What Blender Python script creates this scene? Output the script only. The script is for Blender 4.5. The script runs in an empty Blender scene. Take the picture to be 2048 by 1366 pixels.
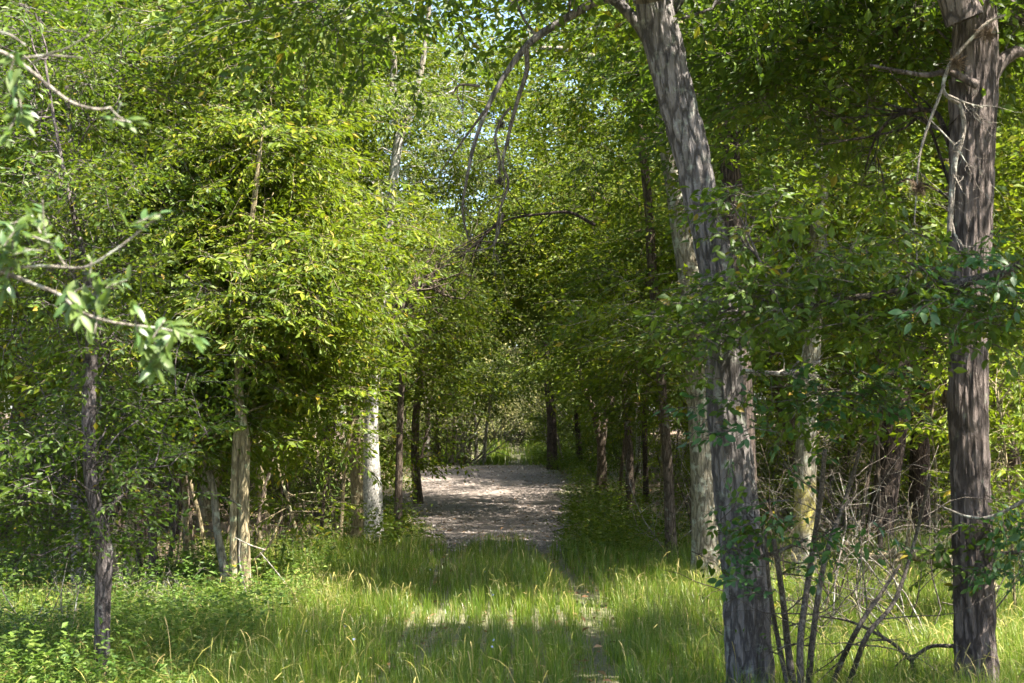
import bpy, math, numpy as np
from mathutils import Vector
R = np.random.default_rng(7)
sc = bpy.context.scene
col = sc.collection
rad = math.radians

# ------------------------------------------------------------------ camera, sky, sun, exposure
EYE = 1.7
PITCH = rad(3.56)
F = 2844.4            # focal length in pixels of the 2048 wide photograph (50 mm lens)
cd = bpy.data.cameras.new('camera'); cam = bpy.data.objects.new('camera', cd); col.objects.link(cam)
cam.location = (0, 0, EYE); cam.rotation_euler = (rad(90) + PITCH, 0, 0)
cd.lens = 50; cd.sensor_width = 36; cd.clip_start = .05; cd.clip_end = 2000
cd.dof.use_dof = True; cd.dof.focus_distance = 15; cd.dof.aperture_fstop = 6.3
sc.camera = cam

SUN_EL = rad(58)
SUN_AZ = rad(118)      # clockwise from +Y (the viewing direction): from the right and a little behind
sd = np.array([math.sin(SUN_AZ)*math.cos(SUN_EL), math.cos(SUN_AZ)*math.cos(SUN_EL), math.sin(SUN_EL)])
w = bpy.data.worlds.new('World'); sc.world = w; w.use_nodes = True
nt = w.node_tree
sky = nt.nodes.new('ShaderNodeTexSky'); sky.sky_type = 'NISHITA'; sky.sun_disc = False
sky.sun_elevation = SUN_EL; sky.sun_rotation = SUN_AZ
sky.air_density = 1.0; sky.dust_density = 2.0; sky.ozone_density = 1.0
bg = nt.nodes['Background']; bg.inputs['Strength'].default_value = .08
nt.links.new(sky.outputs[0], bg.inputs[0])
ld = bpy.data.lights.new('sun', 'SUN'); ld.energy = 5.0; ld.angle = rad(.53); ld.color = (1, .93, .80)
sun = bpy.data.objects.new('sun', ld); col.objects.link(sun)
sun.rotation_euler = Vector(sd).to_track_quat('Z', 'Y').to_euler()
sc.view_settings.view_transform = 'Standard'; sc.view_settings.look = 'None'
sc.view_settings.gamma = 1; sc.view_settings.use_curve_mapping = False
sc.view_settings.exposure = 2.7
sc.cycles.max_bounces = 7; sc.cycles.diffuse_bounces = 3; sc.cycles.glossy_bounces = 2
sc.cycles.transmission_bounces = 3; sc.cycles.transparent_max_bounces = 4
sc.cycles.use_adaptive_sampling = True; sc.cycles.adaptive_threshold = .02
sc.cycles.use_denoising = True
sc.cycles.sample_clamp_indirect = 4

# ------------------------------------------------------------------ small helpers
def sstep(a, b, x):
    t = np.clip((np.asarray(x, float) - a) / (b - a), 0, 1); return t*t*(3-2*t)

def vnoise(x, y, seed=0):
    x = np.asarray(x, float); y = np.asarray(y, float)
    xi = np.floor(x).astype(np.int64); yi = np.floor(y).astype(np.int64)
    fx = x-xi; fy = y-yi; fx = fx*fx*(3-2*fx); fy = fy*fy*(3-2*fy)
    def h(a, b):
        n = (a*374761393 + b*668265263 + seed*974634777) & 0xffffffff
        n = ((n ^ (n >> 13))*1274126177) & 0xffffffff
        return ((n ^ (n >> 16)) & 0xffff)/65535.
    return (h(xi, yi)*(1-fx)+h(xi+1, yi)*fx)*(1-fy) + (h(xi, yi+1)*(1-fx)+h(xi+1, yi+1)*fx)*fy

def fnoise(x, y, seed=0, o=4):
    s = 0; a = .5; t = 0
    for i in range(o):
        s = s + a*vnoise(np.asarray(x)*2**i, np.asarray(y)*2**i, seed+i); t += a; a *= .5
    return s/t

def path_c(y):        # centre line of the dirt track
    return -.15*sstep(10, 20, y) - .25*sstep(25, 34, y) - .25*sstep(34, 46, y)

def ground_h(x, y):
    x = np.asarray(x, float); y = np.asarray(y, float)
    h = .62*sstep(26, 42, y) + .75*sstep(43, 62, y) + 1.6*sstep(60, 130, y)
    d = np.abs(x-path_c(y))
    h = h + .10*(fnoise(x*.35, y*.35, 3)-.5)*sstep(1.5, 4, d) + .25*sstep(2.5, 9, d)*sstep(14, 30, y)
    return h

cp, sp = math.cos(PITCH), math.sin(PITCH)
def P(px, py, Y, dy=0):
    """the point of the place seen at a photo position, Y metres ahead"""
    u = (px-1024)/F; v = (683-py)/F
    ry = cp - v*sp; rz = sp + v*cp
    t = Y/ry
    return np.array([u*t, Y+dy, EYE+rz*t])

def base_Y(px, py):
    ys = np.linspace(5, 80, 3000)
    for yy in ys:
        p = P(px, py, yy)
        if p[2] <= ground_h(p[0], p[1]): return yy
    return 60.

def mesh(name, V, faces, mats, parent=None, smooth=False, mi=None):
    """V (n,3); faces: list of int arrays (m,k)"""
    me = bpy.data.meshes.new(name)
    V = np.ascontiguousarray(V, dtype=np.float32)
    me.vertices.add(len(V)); me.vertices.foreach_set('co', V.ravel())
    faces = [f for f in faces if len(f)]
    loops = np.concatenate([f.ravel() for f in faces]).astype(np.int32)
    tot = np.concatenate([np.full(len(f), f.shape[1]) for f in faces]).astype(np.int32)
    st = np.concatenate([[0], np.cumsum(tot)[:-1]]).astype(np.int32)
    me.loops.add(len(loops)); me.loops.foreach_set('vertex_index', loops)
    me.polygons.add(len(tot)); me.polygons.foreach_set('loop_start', st)
    for m in (mats if isinstance(mats, (list, tuple)) else [mats]): me.materials.append(m)
    if mi is not None: me.polygons.foreach_set('material_index', np.asarray(mi, np.int32))
    me.update(calc_edges=True)
    me.polygons.foreach_set('use_smooth', np.full(len(tot), smooth))
    o = bpy.data.objects.new(name, me); col.objects.link(o)
    if parent is not None: o.parent = parent
    return o

def thing(name, label, cat, loc=(0, 0, 0), group=None, rz=0):
    o = bpy.data.objects.new(name, None); col.objects.link(o)
    o.location = loc; o.rotation_euler = (0, 0, rz); o.empty_display_size = .2
    o['label'] = label; o['category'] = cat
    if group: o['group'] = group
    return o

def tag(o, label, cat=None, group=None, kind=None):
    o['label'] = label
    if cat: o['category'] = cat
    if group: o['group'] = group
    if kind: o['kind'] = kind
    return o

# ------------------------------------------------------------------ materials
def newmat(name):
    m = bpy.data.materials.new(name); m.use_nodes = True
    t = m.node_tree; p = t.nodes['Principled BSDF']; return m, t, p

def N(t, kind, **kw):
    n = t.nodes.new(kind)
    for k, v in kw.items():
        if k in n.inputs: n.inputs[k].default_value = v
        else: setattr(n, k, v)
    return n

def ramp(t, fac, stops):
    r = t.nodes.new('ShaderNodeValToRGB')
    e = r.color_ramp.elements
    while len(e) < len(stops): e.new(.5)
    for k, (pos, c) in enumerate(stops):
        e[k].position = pos; e[k].color = (*c, 1)
    t.links.new(fac, r.inputs[0]); return r

def mixc(t, fac, a, b, mode='MIX'):
    m = t.nodes.new('ShaderNodeMix'); m.data_type = 'RGBA'; m.blend_type = mode
    for s, v in ((0, fac), (6, a), (7, b)):
        if hasattr(v, 'links'): t.links.new(v, m.inputs[s])
        elif s == 0: m.inputs[0].default_value = v
        else: m.inputs[s].default_value = (*v, 1)
    return m.outputs[2]

def leafmat(name, stops, trans=(.16, .28, .02), fac=.42, rough=.55, spec=.25):
    m, t, p = newmat(name)
    g = N(t, 'ShaderNodeNewGeometry'); tc = N(t, 'ShaderNodeTexCoord')
    r = ramp(t, g.outputs['Random Per Island'], stops)
    n = N(t, 'ShaderNodeTexNoise', Scale=1.3, Detail=2.0)
    t.links.new(tc.outputs['Object'], n.inputs['Vector'])
    rr = ramp(t, n.outputs['Fac'], [(.3, (.66, .62, .55)), (.7, (1.22, .98, .75))])
    c = mixc(t, 1., r.outputs[0], rr.outputs[0], 'MULTIPLY')
    t.links.new(c, p.inputs['Base Color'])
    p.inputs['Roughness'].default_value = rough; p.inputs['Specular IOR Level'].default_value = spec
    tr = N(t, 'ShaderNodeBsdfTranslucent')
    tcx = mixc(t, .5, r.outputs[0], trans)
    t.links.new(tcx, tr.inputs['Color'])
    mx = N(t, 'ShaderNodeMixShader'); mx.inputs[0].default_value = fac*.8
    t.links.new(p.outputs[0], mx.inputs[1]); t.links.new(tr.outputs[0], mx.inputs[2])
    t.links.new(mx.outputs[0], t.nodes['Material Output'].inputs['Surface'])
    return m

def bark(name, dark, light, k=14, lichen=None, lich_amt=.5, bump=.03, stretch=.16, warts=False, band=None):
    m, t, p = newmat(name); k = k*2.6; stretch = stretch*1.35
    tc = N(t, 'ShaderNodeTexCoord'); mp = N(t, 'ShaderNodeMapping')
    mp.inputs['Scale'].default_value = (k, k, k*stretch)
    t.links.new(tc.outputs['Object'], mp.inputs['Vector'])
    n1 = N(t, 'ShaderNodeTexNoise', Scale=1.6, Detail=7.0, Roughness=.65)
    t.links.new(mp.outputs[0], n1.inputs['Vector'])
    vo = N(t, 'ShaderNodeTexVoronoi', Scale=1.1); vo.feature = 'DISTANCE_TO_EDGE'
    wv = mixc(t, .6, mp.outputs[0], n1.outputs['Color'])
    t.links.new(wv, vo.inputs['Vector'])
    vr = ramp(t, vo.outputs['Distance'], [(0, (.25, .25, .25)), (.13, (1, 1, 1))])
    base = ramp(t, n1.outputs['Fac'], [(.33, dark), (.68, light)])
    c = mixc(t, vr.outputs[0], tuple(.6*x for x in dark), base.outputs[0])
    if lichen is not None:
        n2 = N(t, 'ShaderNodeTexNoise', Scale=9.0, Detail=7.0, Roughness=.7)
        t.links.new(tc.outputs['Object'], n2.inputs['Vector'])
        l = ramp(t, n2.outputs['Fac'], [(.63-.25*lich_amt, (0, 0, 0)), (.72-.25*lich_amt, (.75, .75, .75))])
        c = mixc(t, l.outputs[0], c, lichen)
    if warts:      # corky dark warts, dense near the foot
        v2 = N(t, 'ShaderNodeTexVoronoi', Scale=38.0)
        mp2 = N(t, 'ShaderNodeMapping'); mp2.inputs['Scale'].default_value = (1, 1, .45)
        t.links.new(tc.outputs['Object'], mp2.inputs['Vector']); t.links.new(mp2.outputs[0], v2.inputs['Vector'])
        wr = ramp(t, v2.outputs['Distance'], [(.22, (1, 1, 1)), (.34, (0, 0, 0))])
        sx = N(t, 'ShaderNodeSeparateXYZ'); t.links.new(tc.outputs['Object'], sx.inputs[0])
        mr = N(t, 'ShaderNodeMapRange'); mr.inputs[1].default_value = 2.4; mr.inputs[2].default_value = .6
        t.links.new(sx.outputs[2], mr.inputs[0])
        mu = N(t, 'ShaderNodeMath', operation='MULTIPLY')
        t.links.new(wr.outputs[0], mu.inputs[0]); t.links.new(mr.outputs[0], mu.inputs[1])
        c = mixc(t, mu.outputs[0], c, (.05, .045, .04))
    if band is not None:   # a belt of yellow lichen at a height
        z0, z1, bc = band
        sx = N(t, 'ShaderNodeSeparateXYZ'); t.links.new(tc.outputs['Object'], sx.inputs[0])
        nn = N(t, 'ShaderNodeTexNoise', Scale=9.0, Detail=4.0); t.links.new(tc.outputs['Object'], nn.inputs['Vector'])
        mr = N(t, 'ShaderNodeMapRange'); mr.inputs[1].default_value = z0; mr.inputs[2].default_value = z1
        t.links.new(sx.outputs[2], mr.inputs[0])
        rb = ramp(t, mr.outputs[0], [(0, (0, 0, 0)), (.2, (.9, .9, .9)), (.75, (.8, .8, .8)), (1, (0, 0, 0))])
        rn = ramp(t, nn.outputs['Fac'], [(.35, (0, 0, 0)), (.5, (1, 1, 1))])
        f = mixc(t, 1., rb.outputs[0], rn.outputs[0], 'MULTIPLY')
        c = mixc(t, f, c, bc)
    t.links.new(c, p.inputs['Base Color'])
    p.inputs['Roughness'].default_value = .9; p.inputs['Specular IOR Level'].default_value = .15
    hb = N(t, 'ShaderNodeMath', operation='ADD')
    t.links.new(n1.outputs['Fac'], hb.inputs[0]); t.links.new(vr.outputs[0], hb.inputs[1])
    b = N(t, 'ShaderNodeBump', Distance=bump, Strength=1.0)
    t.links.new(hb.outputs[0], b.inputs['Height']); t.links.new(b.outputs[0], p.inputs['Normal'])
    return m

M = {}
M['leaf_sun'] = leafmat('leaf_yellow_green', [(0, (.055, .11, .008)), (.5, (.10, .17, .012)), (.93, (.165, .225, .018)), (1, (.28, .24, .03))], (.32, .41, .012), .44)
M['leaf_mid'] = leafmat('leaf_green', [(0, (.030, .070, .007)), (.5, (.060, .118, .011)), (.95, (.12, .175, .016)), (1, (.22, .2, .02))], (.26, .35, .012), .40)
M['leaf_oak'] = leafmat('leaf_oak', [(0, (.028, .066, .010)), (.5, (.05, .108, .013)), (.96, (.095, .165, .018)), (1, (.22, .17, .02))], (.22, .34, .012), .40, .5, .3)
M['leaf_far'] = leafmat('leaf_far', [(0, (.035, .075, .012)), (.5, (.07, .125, .02)), (1, (.135, .185, .03))], (.28, .36, .03), .42)
M['leaf_grey'] = leafmat('leaf_pale_scrub', [(0, (.10, .14, .04)), (.5, (.16, .19, .07)), (1, (.25, .26, .13))], (.28, .3, .12), .3)
M['leaf_fg'] = leafmat('leaf_fresh', [(0, (.06, .13, .03)), (.5, (.10, .19, .04)), (1, (.17, .26, .07))], (.28, .42, .05), .42, .4, .5)
M['weed'] = leafmat('weed_leaf', [(0, (.045, .11, .02)), (.5, (.08, .16, .03)), (1, (.15, .23, .06))], (.22, .36, .03), .4)
M['grass'] = leafmat('grass_blade', [(0, (.055, .13, .010)), (.45, (.10, .195, .015)), (.85, (.17, .26, .025)), (.93, (.24, .25, .09)), (1, (.38, .34, .17))], (.26, .40, .03), .42, .4, .45)
M['straw'] = leafmat('seed_head', [(0, (.15, .19, .04)), (.6, (.24, .25, .08)), (1, (.36, .33, .17))], (.35, .36, .12), .35, .55, .3)
M['dead_leaf'] = leafmat('dead_leaf', [(0, (.10, .06, .035)), (.5, (.2, .13, .08)), (1, (.36, .27, .19))], (.3, .2, .1), .15, .8, .2)
M['bark_oak'] = bark('bark_grey_oak', (.125, .112, .108), (.215, .195, .188), 15, (.30, .32, .27), .30, .03, .14)
M['bark_red'] = bark('bark_brown_oak', (.115, .092, .083), (.19, .155, .142), 15, (.30, .32, .25), .12, .03, .12)
M['bark_brown'] = bark('bark_brown', (.06, .045, .035), (.20, .155, .12), 22, (.25, .26, .2), .2, .015, .14)
M['bark_dark'] = bark('bark_dark', (.03, .023, .02), (.12, .09, .075), 20, (.2, .2, .16), .05, .02, .12)
M['bark_white'] = bark('bark_white', (.24, .23, .21), (.46, .44, .41), 9, (.30, .32, .22), .18, .004, .5, warts=True)
M['bark_tan'] = bark('bark_tan', (.15, .12, .07), (.34, .28, .17), 20, (.33, .36, .22), .32, .012, .16)
M['bark_lichen'] = bark('bark_lichen', (.13, .11, .08), (.32, .29, .22), 18, (.38, .40, .33), .4, .012, .14, band=(.55, 1.25, (.30, .26, .06)))
M['bark_young'] = bark('bark_young_oak', (.05, .042, .04), (.17, .145, .14), 22, (.3, .3, .26), .2, .012, .2)
M['bark_pale'] = bark('bark_pale', (.13, .11, .08), (.30, .27, .21), 18, (.36, .38, .31), .4, .012, .14)
M['twig_grey'] = bark('twig_grey', (.12, .10, .085), (.29, .26, .22), 30, (.42, .44, .38), .4, .004, .3)
M['twig_dark'] = bark('twig_dark', (.05, .042, .036), (.16, .135, .11), 30, (.3, .31, .26), .2, .004, .3)

# ------------------------------------------------------------------ tubes (trunks, limbs, twigs)
def spline(pts, rads, n):
    """Catmull-Rom through points with radii, n samples in all"""
    p = np.asarray(pts, float); r = np.asarray(rads, float)
    q = np.column_stack([p, r]); q = np.vstack([2*q[0]-q[1], q, 2*q[-1]-q[-2]])
    d = np.linalg.norm(np.diff(p, axis=0), axis=1); s = np.concatenate([[0], np.cumsum(d)])
    t = np.linspace(0, s[-1]*.99999, n); k = np.clip(np.searchsorted(s, t, side='right')-1, 0, len(p)-2)
    u = ((t-s[k])/np.maximum(d[k], 1e-6))[:, None]
    a, b, c, e = q[k], q[k+1], q[k+2], q[k+3]
    o = .5*((2*b) + (-a+c)*u + (2*a-5*b+4*c-e)*u*u + (-a+3*b-3*c+e)*u**3)
    return o[:, :3], np.maximum(o[:, 3], .0008)

class Wood:
    def __init__(s): s.V = []; s.F = []; s.n = 0
    def tube(s, pts, rads, sides=6, n=None, rough=0., bark_amp=0., seed=0, flare=0.):
        if n is None: n = max(len(pts), 3)
        p, r = spline(pts, rads, n)
        T = np.gradient(p, axis=0); T /= np.linalg.norm(T, axis=1)[:, None]+1e-9
        ref = np.array([.25, .93, .05]) if abs(T[:, 1]).mean() < .7 else np.array([.93, .1, .3])
        A = np.cross(T, ref); A /= np.linalg.norm(A, axis=1)[:, None]+1e-9
        B = np.cross(T, A)
        th = np.linspace(0, 2*math.pi, sides, endpoint=False)
        L = np.concatenate([[0], np.cumsum(np.linalg.norm(np.diff(p, axis=0), axis=1))])
        rr = np.repeat(r[:, None], sides, 1)
        cx = np.cos(th)[None, :]; sx = np.sin(th)[None, :]
        if rough:
            rr = rr*(1+rough*(fnoise(cx*1.3+5+0*L[:, None], sx*1.3+L[:, None]*1.7, seed)-.5)*2)
        if flare:
            fl = np.exp(-L/.28)[:, None]
            rr = rr*(1+flare*fl*(.5+.5*np.cos(th*4+seed)[None, :]+.4*np.cos(th*7+2)[None, :]))
        if bark_amp:
            kk = max(5, round(rads[0]*2*math.pi/.021)); 
            a = th[None, :]/(2*math.pi)
            def per(fr, fz, sd_):   # periodic in angle through blending
                u = a*fr; L2 = L[:, None]*fz
                w0 = a
                return vnoise(u+L2*.15, L2, sd_)*(1-w0) + vnoise(u-fr+L2*.15, L2, sd_)*w0
            w = (fnoise(cx*2+L[:, None]*1.5, sx*2+L[:, None]*2.5, seed+9)-.5)*.5
            u = (a*kk*1.6)
            nz = np.zeros_like(rr)
            for (f1, f2, am) in ((1., 3.4, 1.), (.45, 1.6, .7), (1.9, 9., .35)):
                v0 = vnoise((a+w*.12)*kk*f1, L[:, None]*f2*1.9, seed+int(f1*10)); v1 = vnoise((a-1+w*.12)*kk*f1, L[:, None]*f2*1.9, seed+int(f1*10))
                v = v0*(1-sstep(.85, 1, a)) + v1*sstep(.85, 1, a)
                nz = nz + am*(1-np.abs(v*2-1)**.8)
            rr = rr - bark_amp*.8*(sstep(.55, 1.5, nz))
        V = p[:, None, :] + rr[..., None]*(cx[..., None]*A[:, None, :] + sx[..., None]*B[:, None, :])
        i = np.arange(n-1)[:, None]*sides; j = np.arange(sides)[None, :]; j2 = (j+1) % sides
        f = np.stack([i+j, i+j2, i+sides+j2, i+sides+j], -1).reshape(-1, 4)
        s.V.append(V.reshape(-1, 3)); s.F.append(f+s.n); s.n += n*sides
        # tip cap
        s.V.append(p[-1:]); c = s.n; s.n += 1
        b0 = c-sides
        s.F.append(np.array([[b0+k, b0+(k+1) % sides, c, c] for k in range(sides)])[:, :3] if False else np.empty((0, 4), int))
        s.caps = getattr(s, 'caps', []); s.caps.append(np.array([[b0+k, b0+(k+1) % sides, c] for k in range(sides)]))
        return p, r
    def many(s, p0, p1, p2, r0, r1):
        """many thin three sided twigs at once, each through three points"""
        n = len(p0)
        if n == 0: return
        Q = np.stack([p0, p1, p2], 1)
        T = p2-p0; T = T/(np.linalg.norm(T, axis=1)[:, None]+1e-9)
        A = np.cross(T, np.array([.37, .2, .9])); A /= np.linalg.norm(A, axis=1)[:, None]+1e-9
        B = np.cross(T, A)
        rs = np.stack([r0, (r0+r1)/2, r1], 1)
        th = np.array([0, 2.0944, 4.18879])
        V = Q[:, :, None, :] + rs[:, :, None, None]*(np.cos(th)[None, None, :, None]*A[:, None, None, :]+np.sin(th)[None, None, :, None]*B[:, None, None, :])
        j = np.arange(3); j2 = (j+1) % 3
        f = np.concatenate([np.stack([k*3+j, k*3+j2, k*3+3+j2, k*3+3+j], -1) for k in (0, 1)])
        f = (f[None]+(np.arange(n)*9)[:, None, None]).reshape(-1, 4)
        s.V.append(V.reshape(-1, 3)); s.F.append(f+s.n); s.n += n*9
    def build(s, name, m, parent=None, org=(0, 0, 0), smooth=True):
        V = np.concatenate(s.V)-np.asarray(org)
        fs = [np.concatenate(s.F)]
        if getattr(s, 'caps', None): fs.append(np.concatenate(s.caps))
        return mesh(name, V, fs, m, parent, smooth)

# ------------------------------------------------------------------ leaves
def norm(a): return a/(np.linalg.norm(a, axis=-1, keepdims=True)+1e-9)

def spray_proto(L=.75, nside=8, gap=.05, leaf=(.065, .03), lance=False, seed=0, droop=.25, jit=.75):
    """a leafy branchlet along +X: leaf frames plus twig segments"""
    r = np.random.default_rng(seed)
    twigs = []     # p0,p1,p2,r0,r1
    P0, D, Z, S = [], [], [], []
    def bend(s): return np.array([s, 0, -droop*s*s/L])
    main = [bend(0), bend(L*.5)+np.array([0, r.normal(0, .03), 0]), bend(L)+np.array([0, r.normal(0, .06), 0])]
    twigs.append((main, .004, .0015))
    segs = [(main[0], main[2], L)]
    for k in range(nside):
        t = .12+.8*k/nside+r.uniform(-.03, .03)
        o = main[0]*(1-t)**2+2*main[1]*t*(1-t)+main[2]*t*t
        sgn = 1 if k % 2 else -1
        a = rad(r.uniform(38, 68))*sgn; ll = L*(.52-.34*t)*r.uniform(.75, 1.25)
        d = np.array([math.cos(a), math.sin(a), r.uniform(-.35, .3)])
        e = o+d*ll; e[2] -= droop*ll*.5
        mid = (o+e)/2+np.array([0, 0, .02])
        twigs.append(([o, mid, e], .0025, .001)); segs.append((o, e, ll))
    for (o, e, ll) in segs:
        n = max(3, int(ll/gap)); d0 = (e-o)/np.linalg.norm(e-o)
        for q in range(n):
            t = (q+.6)/n; sg = 1 if q % 2 else -1
            if o is main[0] and t < .15: continue
            b = o+(e-o)*t
            a = rad(r.uniform(25, 60))*sg*(0 if q == n-1 else 1)
            d = np.array([d0[0]*math.cos(a)-d0[1]*math.sin(a), d0[0]*math.sin(a)+d0[1]*math.cos(a), d0[2]-(.22 if lance else .1)+r.normal(0, .22)])
            z = np.array([r.normal(0, jit), r.normal(0, jit), 1.])
            P0.append(b+r.normal(0, .004, 3)); D.append(d); Z.append(z); S.append(r.uniform(.45, 1.25))
    D = norm(np.array(D)); Z = np.array(Z); Z = norm(Z-D*(Z*D).sum(1)[:, None])
    return dict(P=np.array(P0), D=D, Z=Z, S=np.array(S)*leaf[0], asp=leaf[1]/leaf[0],
                tw=np.array([t[0] for t in twigs]), tr=np.array([[t[1], t[2]] for t in twigs]))

SP = {
 'elm':   [spray_proto(.5, 6, .058, (.086, .046), False, 10+i) for i in range(5)],
 'lance': [spray_proto(.5, 6, .055, (.094, .040), True, 20+i, .15) for i in range(5)],
 'oak':   [spray_proto(.6, 6, .05, (.078, .044), False, 30+i, .15, .35) for i in range(5)],
 'nearoak': [spray_proto(.26, 3, .042, (.066, .036), False, 70+i, .12, .4) for i in range(6)],
 'nearelm': [spray_proto(.34, 5, .038, (.052, .028), False, 80+i, .2, .4) for i in range(6)],
 'small': [spray_proto(.6, 9, .034, (.042, .022), False, 40+i) for i in range(5)],
 'mid':   [spray_proto(.8, 7, .1, (.118, .062), False, 50+i, .25) for i in range(5)],
 'far':   [spray_proto(1.15, 6, .125, (.165, .08), False, 60+i, .3) for i in range(5)],
}

def place_sprays(kind, pos, dirs, roll=None, scale=None, rng=R):
    """leaf frames for sprays placed at pos, pointing along dirs"""
    n = len(pos); protos = SP[kind]
    X = norm(dirs); up = np.tile([0, 0, 1.], (n, 1)) + rng.normal(0, .42, (n, 3))
    Y = norm(np.cross(up, X)); Zz = np.cross(X, Y)
    M3 = np.stack([X, Y, Zz], -1)      # columns
    sc_ = rng.uniform(.8, 1.2, n) if scale is None else scale
    which = rng.integers(0, len(protos), n)
    out = [[], [], [], []]; tw = [[], []]
    for k, pr in enumerate(protos):
        s = np.where(which == k)[0]
        if not len(s): continue
        m = M3[s]
        P_ = np.einsum('nij,lj->nli', m, pr['P'])*sc_[s][:, None, None] + pos[s][:, None, :]
        D_ = np.einsum('nij,lj->nli', m, pr['D']); Z_ = np.einsum('nij,lj->nli', m, pr['Z'])
        S_ = pr['S'][None]*np.sqrt(sc_[s])[:, None]
        out[0].append(P_.reshape(-1, 3)); out[1].append(D_.reshape(-1, 3)); out[2].append(Z_.reshape(-1, 3)); out[3].append(S_.reshape(-1))
        T_ = np.einsum('nij,lkj->nlki', m, pr['tw'])*sc_[s][:, None, None, None] + pos[s][:, None, None, :]
        tw[0].append(T_.reshape(-1, 3, 3)); tw[1].append(np.tile(pr['tr'], (len(s), 1)))
    return [np.concatenate(o) for o in out], np.concatenate(tw[0]), np.concatenate(tw[1]), protos[0]['asp']

def leaf_mesh(name, fr, asp, m, parent=None, org=(0, 0, 0), fine=False, keep=1.):
    Pp, D, Z, S = fr
    mi = None
    if isinstance(m, (list, tuple)):
        q = fnoise(Pp[:, 0]*.9+Pp[:, 1]*.7+40, Pp[:, 2]*.9+Pp[:, 1]*.4+40, 17, 3)+R.normal(0, .06, len(Pp))
        mi = np.repeat((q > .52).astype(np.int32), 6 if fine else 2)
    if keep < 1:
        k = R.random(len(Pp)) < keep; Pp, D, Z, S = Pp[k], D[k], Z[k], S[k]
    Y = np.cross(Z, D); S = S[:, None]; n = len(Pp); org = np.asarray(org)
    if fine:
        sh = [(0, 0, 0), (.3, .42, .07), (.62, .40, .05), (1., 0, -.10), (.62, -.40, .05), (.3, -.42, .07), (.45, 0, 0)]
        fa = np.array([[0, 6, 1], [1, 6, 2], [2, 6, 3], [3, 6, 4], [4, 6, 5], [5, 6, 0]])
    else:
        sh = [(0, 0, 0), (.48, -.5, .09), (1., 0, -.06), (.48, .5, .09)]
        fa = np.array([[0, 1, 2], [0, 2, 3]])
    V = np.stack([Pp + D*S*a + Y*S*asp*b + Z*S*c for a, b, c in sh], 1).reshape(-1, 3)-org
    f = (fa[None]+(np.arange(n)*len(sh))[:, None, None]).reshape(-1, 3)
    return mesh(name, V, [f], m, parent, False, mi)

def crown(wood, blobs, kind, attach, rng=R, spread=(.32, .32, .13), per=9, twig_keep=1., limb=True, cl=1., sides=4):
    """clusters of sprays in ellipsoids; a branch runs from the attachment line to each cluster.
    blobs: (centre, radii, clusters)"""
    pos, dirs = [], []
    att = np.asarray(attach); base_att = att
    for c, rr, nc in blobs:
        c = np.asarray(c, float); rr = np.asarray(rr, float)
        g = norm(rng.normal(0, 1, (nc, 3)))*(rng.random(nc)**.42)[:, None]
        cc = c+g*rr*1.12+rng.normal(0, .2, (nc, 3))*rr
        cc = cc[np.argsort([np.min(np.linalg.norm(att-q_, axis=1)) for q_ in cc])]
        for k in range(nc):
            q = cc[k]
            d = np.linalg.norm((att-q)*np.array([1, 1, .8]), axis=1) + np.maximum(0, att[:, 2]-q[2]+.3)*1.5
            a = att[np.argmin(d)]
            v = q-a; L = np.linalg.norm(v)
            hz = norm(np.array([v[0], v[1], .15*v[2]])+rng.normal(0, .2, 3))
            if limb and L > .3:
                mid = a+v*.5+np.array([0, 0, .10*L])+rng.normal(0, .06*L, 3)
                r0 = min(.035, .006+.006*L)
                if np.linalg.norm(base_att-a, axis=1).min() > .01: r0 *= .6
                bq, _ = wood.tube([a, a+v*.25+rng.normal(0, .05*L, 3), mid, a+v*.8+rng.normal(0, .06*L, 3), q], [r0, r0*.85, r0*.6, r0*.45, .004], sides, 8)
                if L > .6: att = np.vstack([att, bq[2:6]])
            n = rng.poisson(per*rng.gamma(3., .333))+1
            off = rng.normal(0, 1, (n, 3))*np.array(spread)*cl
            pp = q+off-hz*.25
            dd = norm(norm(off+1e-4)*.8+hz*.7+rng.normal(0, .35, (n, 3))*np.array([1, 1, .5]))
            dd[:, 2] = dd[:, 2]*.6-.12
            pos.append(pp); dirs.append(dd)
    pos = np.concatenate(pos); dirs = np.concatenate(dirs)
    fr, tw, tr, asp = place_sprays(kind, pos, dirs, rng=rng)
    if twig_keep > 0:
        k = rng.random(len(tw)) < twig_keep
        wood.many(tw[k, 0], tw[k, 1], tw[k, 2], tr[k, 0], tr[k, 1])
    return fr, asp

def grow(wood, p, d, L, r, depth, rng=R, wig=.22, grav=0., kids=(3, 5), sides=4, spread=.9, out=None):
    """bare recursive branching"""
    n = 5; pts = [p]; dd = d/np.linalg.norm(d)
    for i in range(n):
        dd = dd+rng.normal(0, wig, 3)+np.array([0, 0, grav]); dd /= np.linalg.norm(dd)
        pts.append(pts[-1]+dd*L/n)
    rr = [r*(1-.75*i/n) for i in range(n+1)]
    wood.tube(pts, rr, sides, 7 if depth > 0 else 5)
    if out is not None: out.append((pts[-1], dd))
    if depth > 0:
        for _ in range(rng.integers(kids[0], kids[1]+1)):
            i = rng.integers(1, n+1); nd = norm(dd+rng.normal(0, spread, 3))
            grow(wood, pts[i], nd, L*rng.uniform(.4, .7), rr[i]*.65, depth-1, rng, wig, grav, kids, max(3, sides-1), spread, out)

def m_per_px(Y): return Y/F

def blob(px, py, Y, rx, ry, rd, nc):
    s = m_per_px(Y); return (P(px, py, Y), (rx*s, rd, ry*s), nc)

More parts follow.
